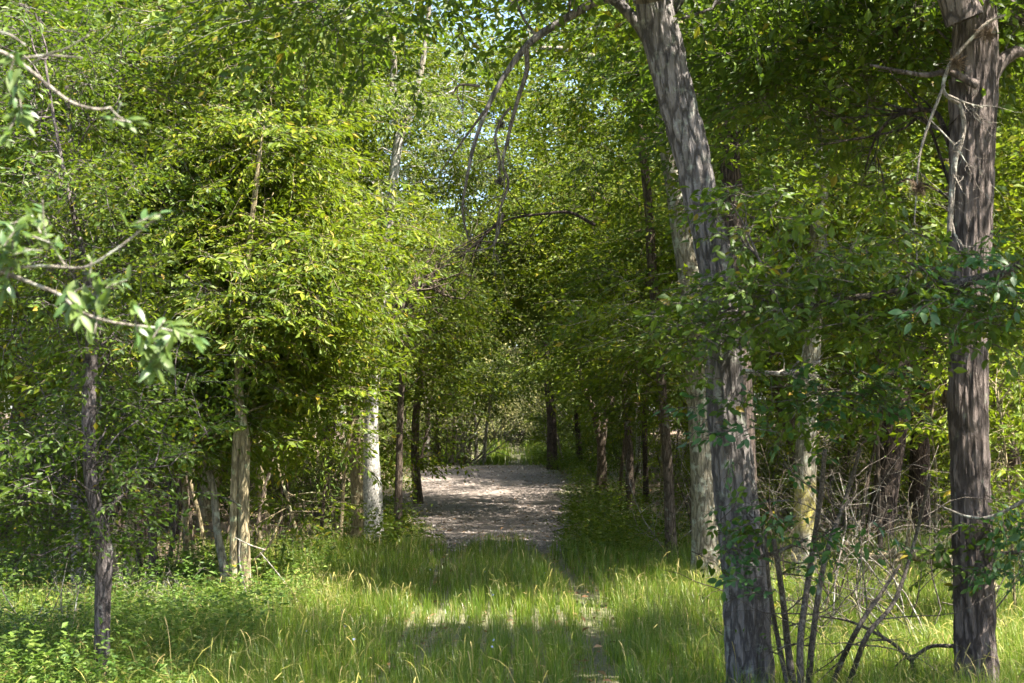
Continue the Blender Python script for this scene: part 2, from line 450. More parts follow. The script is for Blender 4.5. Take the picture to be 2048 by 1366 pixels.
# ------------------------------------------------------------------ ground, track
def grid(xs, ys, fn):
    X, Y = np.meshgrid(xs, ys); Z = fn(X, Y)
    nx, ny = len(xs), len(ys)
    i = np.arange(ny-1)[:, None]*nx+np.arange(nx-1)[None, :]
    f = np.stack([i, i+1, i+nx+1, i+nx], -1).reshape(-1, 4)
    return np.stack([X, Y, Z], -1).reshape(-1, 3), f

xs = np.concatenate([-np.geomspace(700, 14, 26), np.arange(-13.5, 13.6, .3), np.geomspace(14, 700, 26)])
ys = np.concatenate([-np.geomspace(400, 6, 18), np.arange(-5, 60, .3), np.geomspace(60.5, 1200, 34)])
V, f = grid(xs, ys, ground_h)
m, t, p = newmat('forest_floor')
tc = N(t, 'ShaderNodeTexCoord')
n1 = N(t, 'ShaderNodeTexNoise', Scale=1.1, Detail=8.0, Roughness=.7); t.links.new(tc.outputs['Object'], n1.inputs['Vector'])
n2 = N(t, 'ShaderNodeTexNoise', Scale=38.0, Detail=5.0, Roughness=.7); t.links.new(tc.outputs['Object'], n2.inputs['Vector'])
a = ramp(t, n2.outputs['Fac'], [(.3, (.05, .035, .025)), (.5, (.13, .095, .065)), (.72, (.26, .20, .15))])
b = ramp(t, n2.outputs['Fac'], [(.3, (.045, .06, .02)), (.5, (.11, .11, .05)), (.62, (.17, .15, .09)), (.75, (.30, .26, .17))])
sx = N(t, 'ShaderNodeSeparateXYZ'); t.links.new(tc.outputs['Object'], sx.inputs[0])
ax = N(t, 'ShaderNodeMath', operation='ABSOLUTE'); t.links.new(sx.outputs[0], ax.inputs[0])
m1 = N(t, 'ShaderNodeMapRange'); m1.inputs[1].default_value = 4.2; m1.inputs[2].default_value = 2.2; t.links.new(ax.outputs[0], m1.inputs[0])
m2 = N(t, 'ShaderNodeMapRange'); m2.inputs[1].default_value = 15; m2.inputs[2].default_value = 11.5; t.links.new(sx.outputs[1], m2.inputs[0])
mm_ = N(t, 'ShaderNodeMath', operation='MAXIMUM'); t.links.new(m1.outputs[0], mm_.inputs[0]); t.links.new(m2.outputs[0], mm_.inputs[1])
ad = N(t, 'ShaderNodeMath', operation='MULTIPLY'); ad.inputs[1].default_value = .3; t.links.new(mm_.outputs[0], ad.inputs[0])
ad2 = N(t, 'ShaderNodeMath', operation='ADD'); t.links.new(ad.outputs[0], ad2.inputs[0]); t.links.new(n1.outputs['Fac'], ad2.inputs[1])
fr = ramp(t, ad2.outputs[0], [(.6, (0, 0, 0)), (.74, (1, 1, 1))])
t.links.new(mixc(t, fr.outputs[0], a.outputs[0], b.outputs[0]), p.inputs['Base Color'])
p.inputs['Roughness'].default_value = .95
bp = N(t, 'ShaderNodeBump', Distance=.03, Strength=1.0); t.links.new(n2.outputs['Fac'], bp.inputs['Height']); t.links.new(bp.outputs[0], p.inputs['Normal'])
g = mesh('ground', V, [f], m, smooth=True)
tag(g, 'brown leaf covered woodland floor with grassy clearing', kind='structure')

def path_half(y): return 1.8+0*y
PY = [17, 22, 25.5, 28, 31, 34, 38, 42, 46]
def edge_l(y): return np.interp(y, PY, [-.9, -1.2, -1.7, -2.3, -2.75, -2.75, -2.55, -2.5, -2.3])+(fnoise(y*1.3, y*0+4, 5, 4)-.5)*.9
def edge_r(y): return np.interp(y, PY, [.9, 1.0, 1.15, 1.3, 1.5, 1.5, 1.3, 1.0, .8])+(fnoise(y*1.3, y*0+9, 6, 4)-.5)*.9
ny = 150; nx = 41
yy = np.linspace(17.5, 43.6, ny); uu = np.linspace(-1, 1, nx)
Y, U = np.meshgrid(yy, uu, indexing='ij')
edge = (fnoise(Y*.45, np.sign(U)*3+10, 5, 5)-.5)*2.2
wd = path_half(Y)+edge + .7*sstep(30, 36, Y)*(1-sstep(37, 43, Y))*(U < 0)
X = edge_l(Y)+(U+1)/2*(edge_r(Y)-edge_l(Y))
endf = np.minimum(sstep(17.5, 22, Y), 1-sstep(43, 43.6, Y+.5*(fnoise(X*1.2, Y*0, 8)-.5)))
Zp = ground_h(X, Y)+.035*(1-np.abs(U)**6)*endf-.02 + .02*(fnoise(X*1.5, Y*1.5, 12)-.5)
V = np.stack([X, Y, Zp], -1).reshape(-1, 3)
i = np.arange(ny-1)[:, None]*nx+np.arange(nx-1)[None, :]
f = np.stack([i, i+1, i+nx+1, i+nx], -1).reshape(-1, 4)
m, t, p = newmat('track_dirt')
tc = N(t, 'ShaderNodeTexCoord')
n1 = N(t, 'ShaderNodeTexNoise', Scale=.9, Detail=6.0, Roughness=.65); t.links.new(tc.outputs['Object'], n1.inputs['Vector'])
n2 = N(t, 'ShaderNodeTexNoise', Scale=30.0, Detail=6.0, Roughness=.75); t.links.new(tc.outputs['Object'], n2.inputs['Vector'])
a = ramp(t, n2.outputs['Fac'], [(.3, (.07, .060, .053)), (.5, (.175, .148, .132)), (.7, (.32, .275, .245))])
b = ramp(t, n1.outputs['Fac'], [(.35, (.72, .68, .68)), (.65, (1.08, 1.04, 1.0))])
t.links.new(mixc(t, 1., a.outputs[0], b.outputs[0], 'MULTIPLY'), p.inputs['Base Color'])
p.inputs['Roughness'].default_value = .95
bp = N(t, 'ShaderNodeBump', Distance=.03, Strength=1.0); t.links.new(n2.outputs['Fac'], bp.inputs['Height']); t.links.new(bp.outputs[0], p.inputs['Normal'])
g = mesh('path', V, [f], m, smooth=True)
tag(g, 'bare pinkish dirt track striped by tree shadows', kind='structure')

# gravel on the track
n = 7000
gy = R.uniform(20, 43, n); gx = edge_l(gy)+R.uniform(.03, .97, n)*(edge_r(gy)-edge_l(gy))
gs = R.gamma(2., .006, n)+.006; gs = np.minimum(gs, .05)
oc = np.array([[1, 0, 0], [0, 1, 0], [-1, 0, 0], [0, -1, 0], [0, 0, .7], [0, 0, -.7]])
V = oc[None]*gs[:, None, None]*R.uniform(.6, 1.3, (n, 6, 1)) + np.stack([gx, gy, ground_h(gx, gy)+.012], -1)[:, None]
fa = np.array([[0, 1, 4], [1, 2, 4], [2, 3, 4], [3, 0, 4], [1, 0, 5], [2, 1, 5], [3, 2, 5], [0, 3, 5]])
m, t, p = newmat('gravel'); gg = N(t, 'ShaderNodeNewGeometry')
t.links.new(ramp(t, gg.outputs['Random Per Island'], [(0, (.09, .08, .07)), (.6, (.2, .175, .16)), (1, (.36, .32, .3))]).outputs[0], p.inputs['Base Color'])
p.inputs['Roughness'].default_value = .9
g = mesh('gravel', V.reshape(-1, 3), [(fa[None]+(np.arange(n)*6)[:, None, None]).reshape(-1, 3)], m)
tag(g, 'loose pale gravel and clods on the dirt track', kind='stuff')

# ------------------------------------------------------------------ grass
def rut(x, y):      # 1 in the wheel ruts
    c = path_c(y)+.02
    a = np.exp(-((x-c-.66-.12*np.sin(y*.55))/.17)**2); wd_r = .28*sstep(20.3, 22.5, y)
    a = np.maximum(a, np.exp(-((x-c-.8)/(.1+wd_r))**2)*sstep(20.3, 22, y))
    b = np.exp(-((x-c+.70+.06*np.sin(y*.9))/(.24+wd_r))**2)*(.6+.4*sstep(20, 22, y))
    return np.maximum(a, b)*(.78+.22*sstep(13, 17, y))

def bare(x, y):     # thin dry ground in the foreground
    return np.exp(-(((x+.3)/1.0)**2+((y-11.6)/1.5)**2)**2)

def grass_cover(x, y):
    dc = np.abs(x-path_c(y))
    nz = fnoise(x*.9, y*.9, 21)
    c = 1-.8*rut(x, y)*(.6+.8*vnoise(x*2, y*1.3, 71)); c = c*(1-.45*bare(x, y))
    onp = sstep(-.35, .25, np.minimum(x-edge_l(y), edge_r(y)-x)+.9*(nz-.5))*sstep(21.5, 25.5, y+(nz-.5)*7+.3*np.abs(x+.2))*(1-sstep(43.2, 44.2, y))
    c = c*(1-onp)
    # the wood floor: grass thins out under the trees
    side = np.where(x < 0, sstep(2.6, 4.6, -x+.8*(nz-.5)), sstep(5.5, 8.0, x))*sstep(11.5, 14.5, y)
    side = np.maximum(side, sstep(2.8, 4.2, -x)*.5)
    side = np.maximum(side, sstep(22, 27, y)*sstep(2.8, 4.5, dc)*(1-sstep(43, 45, y)*(dc < 6)))
    return c*(1-.9*side)*sstep(.15, .5, nz+.12)

def blades(n, x0f, x1f, y0, y1, hmin, hmax, wid, seg, seed, ypow=1., bend=.5, cov=0):
    r = np.random.default_rng(seed)
    y = y0+(y1-y0)*r.random(n)**ypow
    x = x0f*y+(x1f-x0f)*y*r.random(n)
    k = r.random(n) < np.maximum(grass_cover(x, y), cov*(np.abs(x-path_c(y)) < 3)*(y < 21)); x, y = x[k], y[k]; n = len(x)
    # tufts
    tx = np.floor(x/.22)+.5; ty = np.floor(y/.22)+.5
    cx = (tx+(vnoise(tx*7.3, ty*3.1, 4)-.5))*.22; cy = (ty+(vnoise(tx*2.7, ty*9.1, 5)-.5))*.22
    kk = r.uniform(0, .55, n); x = x+(cx-x)*kk; y = y+(cy-y)*kk
    hn = np.clip(fnoise(x*.8, y*.8, 31)*1.6-.3, 0, 1); th_ = vnoise(tx*1.7, ty*2.3, 6)
    h = (hmin+(hmax-hmin)*(.55*hn+.45*th_))*r.uniform(.45, 1.2, n)*(1-.7*rut(x, y))*(1-.35*bare(x, y))
    h = h*(1-.62*sstep(19.0, 22.5, y)+1.0*sstep(43.5, 46, y))
    a = r.uniform(0, 2*math.pi, n); az = norm(np.stack([np.cos(a), np.sin(a)], -1)+np.stack([x-cx, y-cy], -1)*5)
    b = r.beta(1.4, 2.6, n)*bend*1.6
    wv = wid*r.uniform(.6, 1.4, n)*(1+.035*np.maximum(0, y-12))
    side = np.stack([-az[:, 1], az[:, 0]], -1)
    base = np.stack([x, y, ground_h(x, y)-.01], -1)
    V = []
    for s in range(seg+1):
        t_ = s/seg
        ofs = (b*h)[:, None]*t_**2*az
        z = h*(t_-.38*b*t_**3*1.2)
        c = base+np.concatenate([ofs, z[:, None]], 1)
        if s < seg:
            ww = (wv*(1-t_*.75)/2)[:, None]
            sd3 = np.concatenate([side*ww, 0*ww], 1)
            V += [c-sd3, c+sd3]
        else: V += [c]
    nv = len(V); V = np.stack(V, 1).reshape(-1, 3)
    fa = []
    for s in range(seg-1): fa += [[2*s, 2*s+1, 2*s+3], [2*s, 2*s+3, 2*s+2]]
    fa += [[2*seg-2, 2*seg-1, 2*seg]]
    f = (np.array(fa)[None]+(np.arange(n)*nv)[:, None, None]).reshape(-1, 3)
    return V, f, (base, h, az, b)

def join(lst):
    Vs, Fs, n = [], [], 0
    for V, f in lst: Vs.append(V); Fs.append(f+n); n += len(V)
    return np.concatenate(Vs), np.concatenate(Fs)

A = blades(150000, -.40, .40, 7.6, 16, 13e-2, .44, .005, 3, 1, 1.15)
B = blades(70000, -.38, .38, 16, 27, .16, .46, .007, 2, 2, 1.1)
Cc = blades(22000, -.25, .25, 26, 45, .15, .5, .010, 2, 3)
E_ = blades(22000, -.10, .09, 43.5, 58, .2, .42, .012, 2, 13)
D_ = blades(60000, -.40, .40, 7.6, 22, .05, .14, .007, 1, 4, 1.15, cov=.7)
V, f = join([A[:2], B[:2], Cc[:2], D_[:2], E_[:2]])
g = mesh('grass', V, [f], M['grass'])
tag(g, 'tall fresh green grass with flattened wheel ruts', kind='stuff')

Th = blades(22000, -.40, .40, 7.6, 24, .05, .14, .006, 2, 14, 1.1, bend=1.5, cov=.9)
g = mesh('dry_thatch', Th[0], [Th[1]], M['straw'])
tag(g, 'flattened dry grass lying between the green tufts', kind='stuff')

def heads(src, n, seed, y1):
    base, h, az, b = src; r = np.random.default_rng(seed)
    k = r.choice(len(base), n, replace=False); k = k[(base[k, 1] < y1) & (h[k] > .2)]
    base, h, az = base[k], h[k]*r.uniform(1.15, 1.7, len(k)), az[k]; n = len(k)
    bb = r.uniform(.2, .7, n)
    side = np.stack([-az[:, 1], az[:, 0]], -1)
    V = []
    wd_ = [.001, .001, .0014, .0034, .0028]
    for s, t_ in enumerate((0, .4, .72, .86, 1)):
        ofs = (bb*h)[:, None]*t_**2.5*az; z = h*(t_-.55*bb*t_**4)
        c = base+np.concatenate([ofs, z[:, None]], 1)
        sd3 = np.concatenate([side*wd_[s], np.zeros((n, 1))], 1); V += [c-sd3, c+sd3]
    V = np.stack(V, 1).reshape(-1, 3)
    fa = []
    for s in range(4): fa += [[2*s, 2*s+1, 2*s+3], [2*s, 2*s+3, 2*s+2]]
    return V, (np.array(fa)[None]+(np.arange(n)*10)[:, None, None]).reshape(-1, 3)
V, f = join([heads(A[2], 7000, 5, 16), heads(B[2], 3000, 6, 22)])
g = mesh('grass_seed_heads', V, [f], M['straw'])
tag(g, 'thin arching grass stalks with pale seed heads', kind='stuff')

# low broad leaved weeds, mostly left of the track and along the edges
def weeds(name, n, fn, size, hgt, m, label, seed):
    r = np.random.default_rng(seed)
    x, y = fn(r, n)
    h = hgt*r.uniform(.3, 1.2, len(x))*(.5+vnoise(x*1.5, y*1.5, 44))
    base = np.stack([x, y, ground_h(x, y)], -1)
    k = 9; idx = np.repeat(np.arange(len(x)), k); t_ = r.uniform(.3, 1.05, len(idx))
    a = r.uniform(0, 2*math.pi, len(idx)); lean = r.normal(0, .3, (len(x), 2))[idx]
    pos = base[idx]+np.stack([lean[:, 0]*h[idx]*t_, lean[:, 1]*h[idx]*t_, h[idx]*t_], -1)
    d = norm(np.stack([np.cos(a), np.sin(a), r.normal(.1, .3, len(idx))], -1))
    z = np.stack([r.normal(0, .35, len(idx)), r.normal(0, .35, len(idx)), np.ones(len(idx))], -1); z = norm(z-d*(z*d).sum(1)[:, None])
    s = size*r.uniform(.6, 1.3, len(idx))
    o = leaf_mesh(name, [pos, d, z, s], .5, m)
    tag(o, label, kind='stuff'); return o
def f1(r, n):
    y = 8+9*r.random(n)**1.1; x = -.38*y+r.random(n)*(.38*y-1.9); k = r.random(n) < sstep(.35, .55, fnoise(x*.7, y*.7, 55)+.12*sstep(2.2, 3.5, -x)); return x[k], y[k]
weeds('undergrowth', 4600, f1, .05, .36, M['weed'], 'low leafy weeds and seedlings at the left wood edge', 8)
def f2(r, n):
    y = 17.5+33*r.random(n); s = np.where(r.random(n) < .5, -1, 1); x = np.where(s < 0, edge_l(y), edge_r(y))+s*(np.where(s < 0, .25, -.1)+r.gamma(1.4, .6, n))
    k = r.random(n) < sstep(.4, .55, fnoise(x*.6, y*.6, 57)); return x[k], y[k]
weeds('trackside_weeds', 5000, f2, .075, .45, M['leaf_mid'], 'knee high green weeds along both track edges', 9)
def f3(r, n):
    y = 12+38*r.random(n); x = (r.random(n)*2-1)*.40*y; k = (np.abs(x) > 2.2) & (r.random(n) < sstep(.45, .6, fnoise(x*.5, y*.5, 58))); return x[k], y[k]
weeds('ground_cover', 4500, f3, .08, .5, M['leaf_mid'], 'patchy green plants covering the shaded wood floor', 10)

# dead leaves on the wood floor
n = 26000
y = 8+40*R.random(n)**1.3; x = (R.random(n)*2-1)*.4*y
k = (np.abs(x-path_c(y)) > 1.7) | (R.random(n) < .25); x, y = x[k], y[k]; n = len(x)
pos = np.stack([x, y, ground_h(x, y)+.012+R.random(n)*.03], -1)
d = norm(np.stack([R.normal(0, 1, n), R.normal(0, 1, n), R.normal(0, .25, n)], -1)); z = np.stack([R.normal(0, .3, n), R.normal(0, .3, n), np.ones(n)], -1)
z = norm(z-d*(z*d).sum(1)[:, None])
g = leaf_mesh('leaf_litter', [pos, d, z, R.uniform(.04, .10, n)], .5, M['dead_leaf']); tag(g, 'dry brown fallen leaves scattered under the trees', kind='stuff')

# ------------------------------------------------------------------ hero trees
def pix_path(pts, Y, lean=0.):
    """photo positions along a trunk -> points; lean = metres towards (-) or away (+) per metre of height"""
    o = []
    for q in pts:
        p_ = P(q[0], q[1], Y); dz = max(0, p_[2]-.2)
        o.append(P(q[0], q[1], Y+lean*dz))
    return o

def make_tree(name, label, cat, pts, Y, mat, blobs=(), kind='elm', leaf=None, lean=0., hero=False, group=None,
              extra=(), per=9, sides=14, seed=1, cl=1., spread=(.32, .32, .13), twig_keep=.6, flare=.35, fine=False, keep=1., up=None):
    rng = np.random.default_rng(seed)
    W = Wood()
    pp = pix_path([(a, b) for a, b, c in pts], Y, lean)
    rr = [c/2*m_per_px(Y) for a, b, c in pts]
    # carry the foot down to the ground
    foot = pp[0].copy(); gz = float(ground_h(foot[0], foot[1]))
    if foot[2] > gz-.05:
        foot2 = foot.copy(); foot2[2] = gz-.12
        if foot[2]-gz > .25: pp = [foot2]+pp; rr = [rr[0]*1.08]+rr
        else: pp[0] = foot2
    else:
        pass
    if up is not None:     # continue above the frame
        for (dx, dy, dz, rs) in up:
            pp.append(pp[-1]+np.array([dx, dy, dz])); rr.append(rr[-1]*rs)
    root = np.array([pp[0][0], pp[0][1], float(ground_h(pp[0][0], pp[0][1]))])
    if Y > 12: blobs = [(np.asarray(b_[0])+np.array([0, .5, 0]), b_[1], b_[2]) for b_ in blobs]
    T = thing(name, label, cat, root, group)
    H = sum(np.linalg.norm(np.subtract(pp[i+1], pp[i])) for i in range(len(pp)-1))
    tr = Wood()
    if hero: path, _ = tr.tube(pp, rr, 192, int(H/.026), .09, .017, seed, flare)
    else: path, _ = tr.tube(pp, rr, sides, max(12, int(H/.12)), .12, 0, seed, flare)
    tr.build('trunk', mat, T, root)
    att = list(path[len(path)//4:])
    br = Wood()
    for (ep, er) in extra:       # main limbs given as points and radii
        lw = Wood(); q, _ = lw.tube(ep, er, 12 if hero else 8, max(16, len(ep)*6), .10, .0, seed+3); att += list(q[3:])
        lw.build('limb', M['bark_pale'] if mat is M['bark_white'] else mat, T, root)
    if blobs:
        fr_, asp = crown(br, blobs, kind, att, rng, spread, per, twig_keep, True, cl)
        if leaf is None: leaf = M['leaf_mid']
        alt = {'leaf_green': M['leaf_sun'], 'leaf_yellow_green': M['leaf_mid'], 'leaf_oak': M['leaf_mid'], 'leaf_far': M['leaf_sun']}[leaf.name]
        c = leaf_mesh('crown', fr_, asp, [leaf, alt], T, root, fine, keep); c['kind'] = 'stuff'
    if br.V: br.build('branches', mat, T, root)['kind'] = 'stuff'
    return T, path

# --- the two big foreground trunks
Y1 = 9.0
limb_pts = [(1322, 120), (1285, 60), (1235, 5), (1200, 0), (1130, 38), (1060, 85), (1010, 150), (975, 215), (948, 290), (935, 350)]
E1 = (pix_path(limb_pts, 9.0, 0.05), [c/2*m_per_px(9) for c in (44, 27, 21, 19, 17, 15, 12, 10, 8, 6)])
E1b = (pix_path([(1235, 5), (1180, -60), (1120, -130), (1040, -190)], 9.0), [.03, .025, .02, .012])
E1c = (pix_path([(1330, 10), (1400, -80), (1500, -160), (1620, -230)], 9.0, .15), [.10, .08, .06, .03])
E1d = (pix_path([(1300, 0), (1280, -150), (1260, -300), (1290, -430)], 9.0, -.1), [.11, .09, .06, .03])
make_tree('oak_tree', 'leaning grey oak trunk with a drooping limb arching left over the track', 'tree',
          [(1500, 1430, 108), (1498, 1366, 99), (1494, 1250, 96), (1490, 1150, 94), (1478, 1050, 90), (1466, 933, 90), (1455, 850, 82), (1450, 760, 78), (1447, 683, 78), (1440, 600, 76), (1425, 500, 74), (1402, 400, 74), (1382, 300, 76), (1352, 200, 80), (1330, 110, 82), (1306, 0, 78)],
          Y1, M['bark_oak'],
          [blob(1060, -80, 9.3, 300, 50, 1.2, 16), (P(1300, -330, 9), (1.8, 1.8, .7), 14), (np.array([1.6, 7.4, 6.6]), (1.8, .9, .5), 14), blob(1200, 10, 10.5, 200, 40, .8, 6), blob(560, -10, 9.5, 130, 45, .7, 9),  # the clump at plain coordinates is unseen canopy, added to shade the nearest grass
           blob(1560, -80, 9.5, 180, 80, 1.4, 14)],
          'elm', M['leaf_oak'], hero=True, extra=[E1, E1b, E1c, E1d], seed=3, flare=.2)

Y2 = 8.95
E2 = (pix_path([(1942, 60, ), (1900, 25), (1850, 30), (1800, 60), (1740, 70), (1660, 50)], Y2, .2), [.075, .06, .05, .04, .03, .02])
E2b = (pix_path([(1960, 200), (1990, 140), (2030, 105), (2090, 100)], Y2), [.07, .05, .042, .035])
E2c = (pix_path([(1945, 20), (1990, -80), (2080, -200), (2200, -300)], Y2, .1), [.13, .1, .07, .04])
E2d = (pix_path([(1930, 40), (1880, -100), (1850, -250), (1840, -380)], Y2, -.1), [.12, .09, .06, .03])
E2e = (pix_path([(1955, 170), (1900, 145), (1850, 150), (1790, 140), (1740, 130)], Y2-.2, .0), [.03, .02, .016, .012, .008])
make_tree('oak_tree', 'straight brown oak trunk near the right edge, with a lichen covered vine', 'tree',
          [(1954, 1440, 96), (1952, 1366, 90), (1948, 1200, 84), (1942, 1050, 82), (1938, 900, 80), (1936, 800, 82), (1937, 683, 80), (1938, 560, 80), (1942, 450, 86), (1944, 300, 94), (1948, 180, 98), (1950, 60, 92), (1950, 0, 80)],
          Y2, M['bark_red'],
          [(np.array([3.9, 6.9, 6.2]), (2.0, 1.1, .6), 20), blob(1800, 40, 9.8, 230, 80, 1.1, 26), (P(1950, -260, 9.5), (2.2, 1.8, .8), 22), blob(1560, 170, 10.5, 130, 110, 1.0, 12), blob(1990, 80, 10.3, 90, 120, .7, 10), blob(1690, 260, 10.5, 150, 90, .8, 8)],  # first clump: unseen leaves added overhead to keep the near ground in shade
          'elm', M['leaf_oak'], hero=True, extra=[E2, E2b, E2c, E2d, E2e], seed=4, flare=.2)

# --- middle distance trees (photo position of the foot gives the distance)
def at_foot(px, py): return base_Y(px, py)
Y3 = at_foot(1412, 1168)
make_tree('tree', 'pale grey trunk standing just behind and left of the leaning oak', 'tree',
          [(1414, 1170, 64), (1412, 1080, 56), (1408, 950, 54), (1400, 800, 50), (1386, 620, 46), (1362, 450, 42), (1340, 310, 38), (1322, 200, 34), (1312, 90, 30), (1300, -20, 28), (1290, -150, 22)],
          Y3, M['bark_pale'], [blob(1220, 40, 17, 160, 70, 1.4, 16), blob(1330, 640, 15.2, 100, 90, .8, 14), blob(1400, -60, 16, 200, 90, 2, 24), blob(1230, 180, 17, 80, 80, 1, 8)],
          'elm', M['leaf_mid'], extra=[(pix_path([(1318, 140), (1245, 130), (1190, 115), (1130, 98), (1080, 96)], Y3), [.06, .05, .04, .03, .02])], seed=5)
Y4 = at_foot(1607, 1172)
make_tree('tree', 'pale trunk with a belt of yellow lichen between the two oaks', 'tree',
          [(1606, 1174, 50), (1608, 1080, 44), (1611, 950, 42), (1616, 800, 40), (1626, 650, 36), (1636, 480, 34), (1641, 330, 34), (1650, 180, 30), (1658, 40, 26), (1664, -120, 20)],
          Y4, M['bark_lichen'], [(np.array([4.0, 13.2, 8.0]), (2.3, 2., .8), 34), blob(1620, 120, 16.5, 170, 130, 1.8, 30), blob(1560, 430, 15.8, 90, 100, 1., 16), blob(1760, 430, 16, 120, 110, 1.2, 18), blob(1850, 250, 17, 130, 160, 1.5, 24)],  # first clump hangs unseen above the frame, added to shade the grass further left
          'elm', M['leaf_mid'], seed=6)
Y5 = 13.2
make_tree('tree', 'dark rough trunk close behind the leaning oak, showing at its upper right', 'tree',
          [(1500, 1215, 50), (1492, 1000, 46), (1484, 800, 44), (1478, 650, 44), (1470, 500, 44), (1462, 350, 42), (1452, 200, 36), (1444, 60, 32), (1440, -80, 28)],
          Y5, M['bark_dark'], [blob(1470, 60, 13.4, 130, 120, 1.2, 30), blob(1540, 260, 13.2, 80, 110, .9, 14), blob(1500, -120, 13, 200, 60, 1.2, 12)],
          'elm', M['leaf_oak'], seed=7)
Y6 = at_foot(1343, 1118)
make_tree('tree', 'slender curved trunk right of the track with a forked shaggy foot', 'tree',
          [(1344, 1120, 26), (1340, 1040, 22), (1336, 940, 20), (1326, 800, 18), (1314, 660, 18), (1303, 520, 20), (1296, 400, 18), (1281, 270, 16), (1262, 140, 14), (1240, 0, 12)],
          Y6, M['bark_brown'], [blob(1265, 590, 19, 100, 100, 1.3, 22), blob(1250, 330, 20, 100, 110, 1.4, 20), blob(1165, 215, 24, 80, 60, 1.2, 18), blob(1270, 760, 19, 80, 70, 1., 14), blob(1330, 420, 19, 70, 120, 1., 12)],
          'elm', M['leaf_mid'], seed=8)
Y7 = at_foot(750, 1090)
fl = pix_path([(798, 275), (787, 200), (787, 100), (780, -20)], Y7); fr2 = pix_path([(798, 275), (815, 238), (836, 170), (852, 80), (862, -30)], Y7)
make_tree('hackberry_tree', 'white barked trunk with corky warts left of the track, forking high up', 'tree',
          [(751, 1092, 42), (748, 1040, 38), (745, 960, 36), (742, 850, 28), (747, 740, 27), (757, 640, 22), (768, 540, 21), (778, 430, 21), (789, 340, 20), (799, 262, 18)],
          Y7, M['bark_white'], [blob(820, 110, 22.6, 200, 110, 1.4, 50), blob(690, 340, 22.6, 110, 110, 1.2, 28), blob(735, 640, 19.8, 40, 25, .4, 5), blob(895, 250, 23, 60, 80, 1., 12), blob(795, 190, 20., 70, 80, .5, 12), blob(780, 420, 20., 50, 60, .4, 6), blob(930, 360, 24, 60, 40, 1., 10)],
          'lance', M['leaf_mid'], extra=[(fl, [.065, .06, .05, .03]), (fr2, [.07, .06, .05, .04, .03]),
            (pix_path([(748, 770), (735, 745), (722, 700), (712, 640)], Y7), [.05, .04, .035, .03])], seed=9)
Y8 = at_foot(720, 1088)+.8
make_tree('tree', 'mossy grey trunk right behind the white barked tree', 'tree',
          [(722, 1088, 32), (716, 980, 28), (708, 860, 26), (700, 760, 24), (692, 680, 22), (688, 560, 20), (690, 440, 18), (685, 300, 16), (680, 100, 12)],
          Y8, M['bark_tan'], [blob(600, 560, 22.6, 110, 110, 1.2, 34), blob(590, 250, 22, 120, 150, 1.8, 44), blob(650, 60, 22, 150, 80, 2, 30)],
          'lance', M['leaf_sun'], seed=10)
Y9 = at_foot(797, 1085)
make_tree('young_tree', 'slim dark brown trunk between white barked tree and track', 'tree',
          [(797, 1087, 17), (797, 1000, 15), (799, 900, 14), (801, 820, 13), (806, 740, 12), (822, 640, 10), (830, 540, 7)],
          Y9, M['bark_brown'], [blob(855, 620, 22, 90, 110, 1.3, 30), blob(860, 760, 22.5, 50, 50, 1., 12), blob(800, 900, 22.3, 25, 60, .5, 5)],
          'elm', M['leaf_mid'], seed=11)
# --- left group
Yl = 9.0
make_tree('young_tree', 'dark curved trunk alone at the lower left, kinked above the grass', 'tree',
          [(203, 1430, 34), (204, 1366, 32), (205, 1250, 30), (207, 1170, 32), (211, 1110, 34), (202, 1055, 30), (186, 990, 27), (178, 900, 26), (178, 800, 26), (183, 700, 24), (178, 600, 17), (165, 500, 12), (140, 400, 9), (110, 250, 7), (90, 120, 5)],
          Yl, M['bark_young'], [blob(90, 890, 9.4, 150, 70, .7, 24), blob(230, 880, 9.2, 110, 110, .6, 14), blob(80, 1060, 9.5, 120, 50, .7, 14), blob(280, 680, 9.6, 110, 90, .7, 10), blob(60, 640, 9.8, 110, 110, .7, 14), blob(190, 600, 8.8, 60, 70, .3, 10), blob(120, 420, 9.2, 120, 100, .7, 18), blob(130, 150, 9.8, 190, 120, 1., 30)],
          'nearelm', M['leaf_oak'], seed=12, cl=.6, per=6)
make_tree('tree', 'rough grey forked trunk high at the far left behind leaves', 'tree',
          [(158, 1190, 24), (152, 1000, 20), (150, 800, 18), (146, 620, 17), (141, 470, 17), (128, 360, 14), (108, 250, 12), (90, 150, 10), (80, 20, 8)],
          14.3, M['bark_oak'], [(np.array([-3.4, 12.0, 8.0]), (1.2, 1., .6), 8), (np.array([-4.5, 11.5, 7.6]), (1.5, 1.5, .7), 9), blob(120, 120, 14.6, 180, 150, 1.3, 44), blob(230, 370, 14.4, 160, 120, 1.2, 34), blob(60, 480, 14, 120, 130, 1.2, 22)],  # leading clumps are unseen canopy, put above the frame to shade the leaves below
          'elm', M['leaf_oak'], extra=[(pix_path([(141, 470), (146, 380), (143, 300), (132, 180), (130, 60)], 14.3), [.04, .035, .03, .025, .02])], seed=13)
LB = []
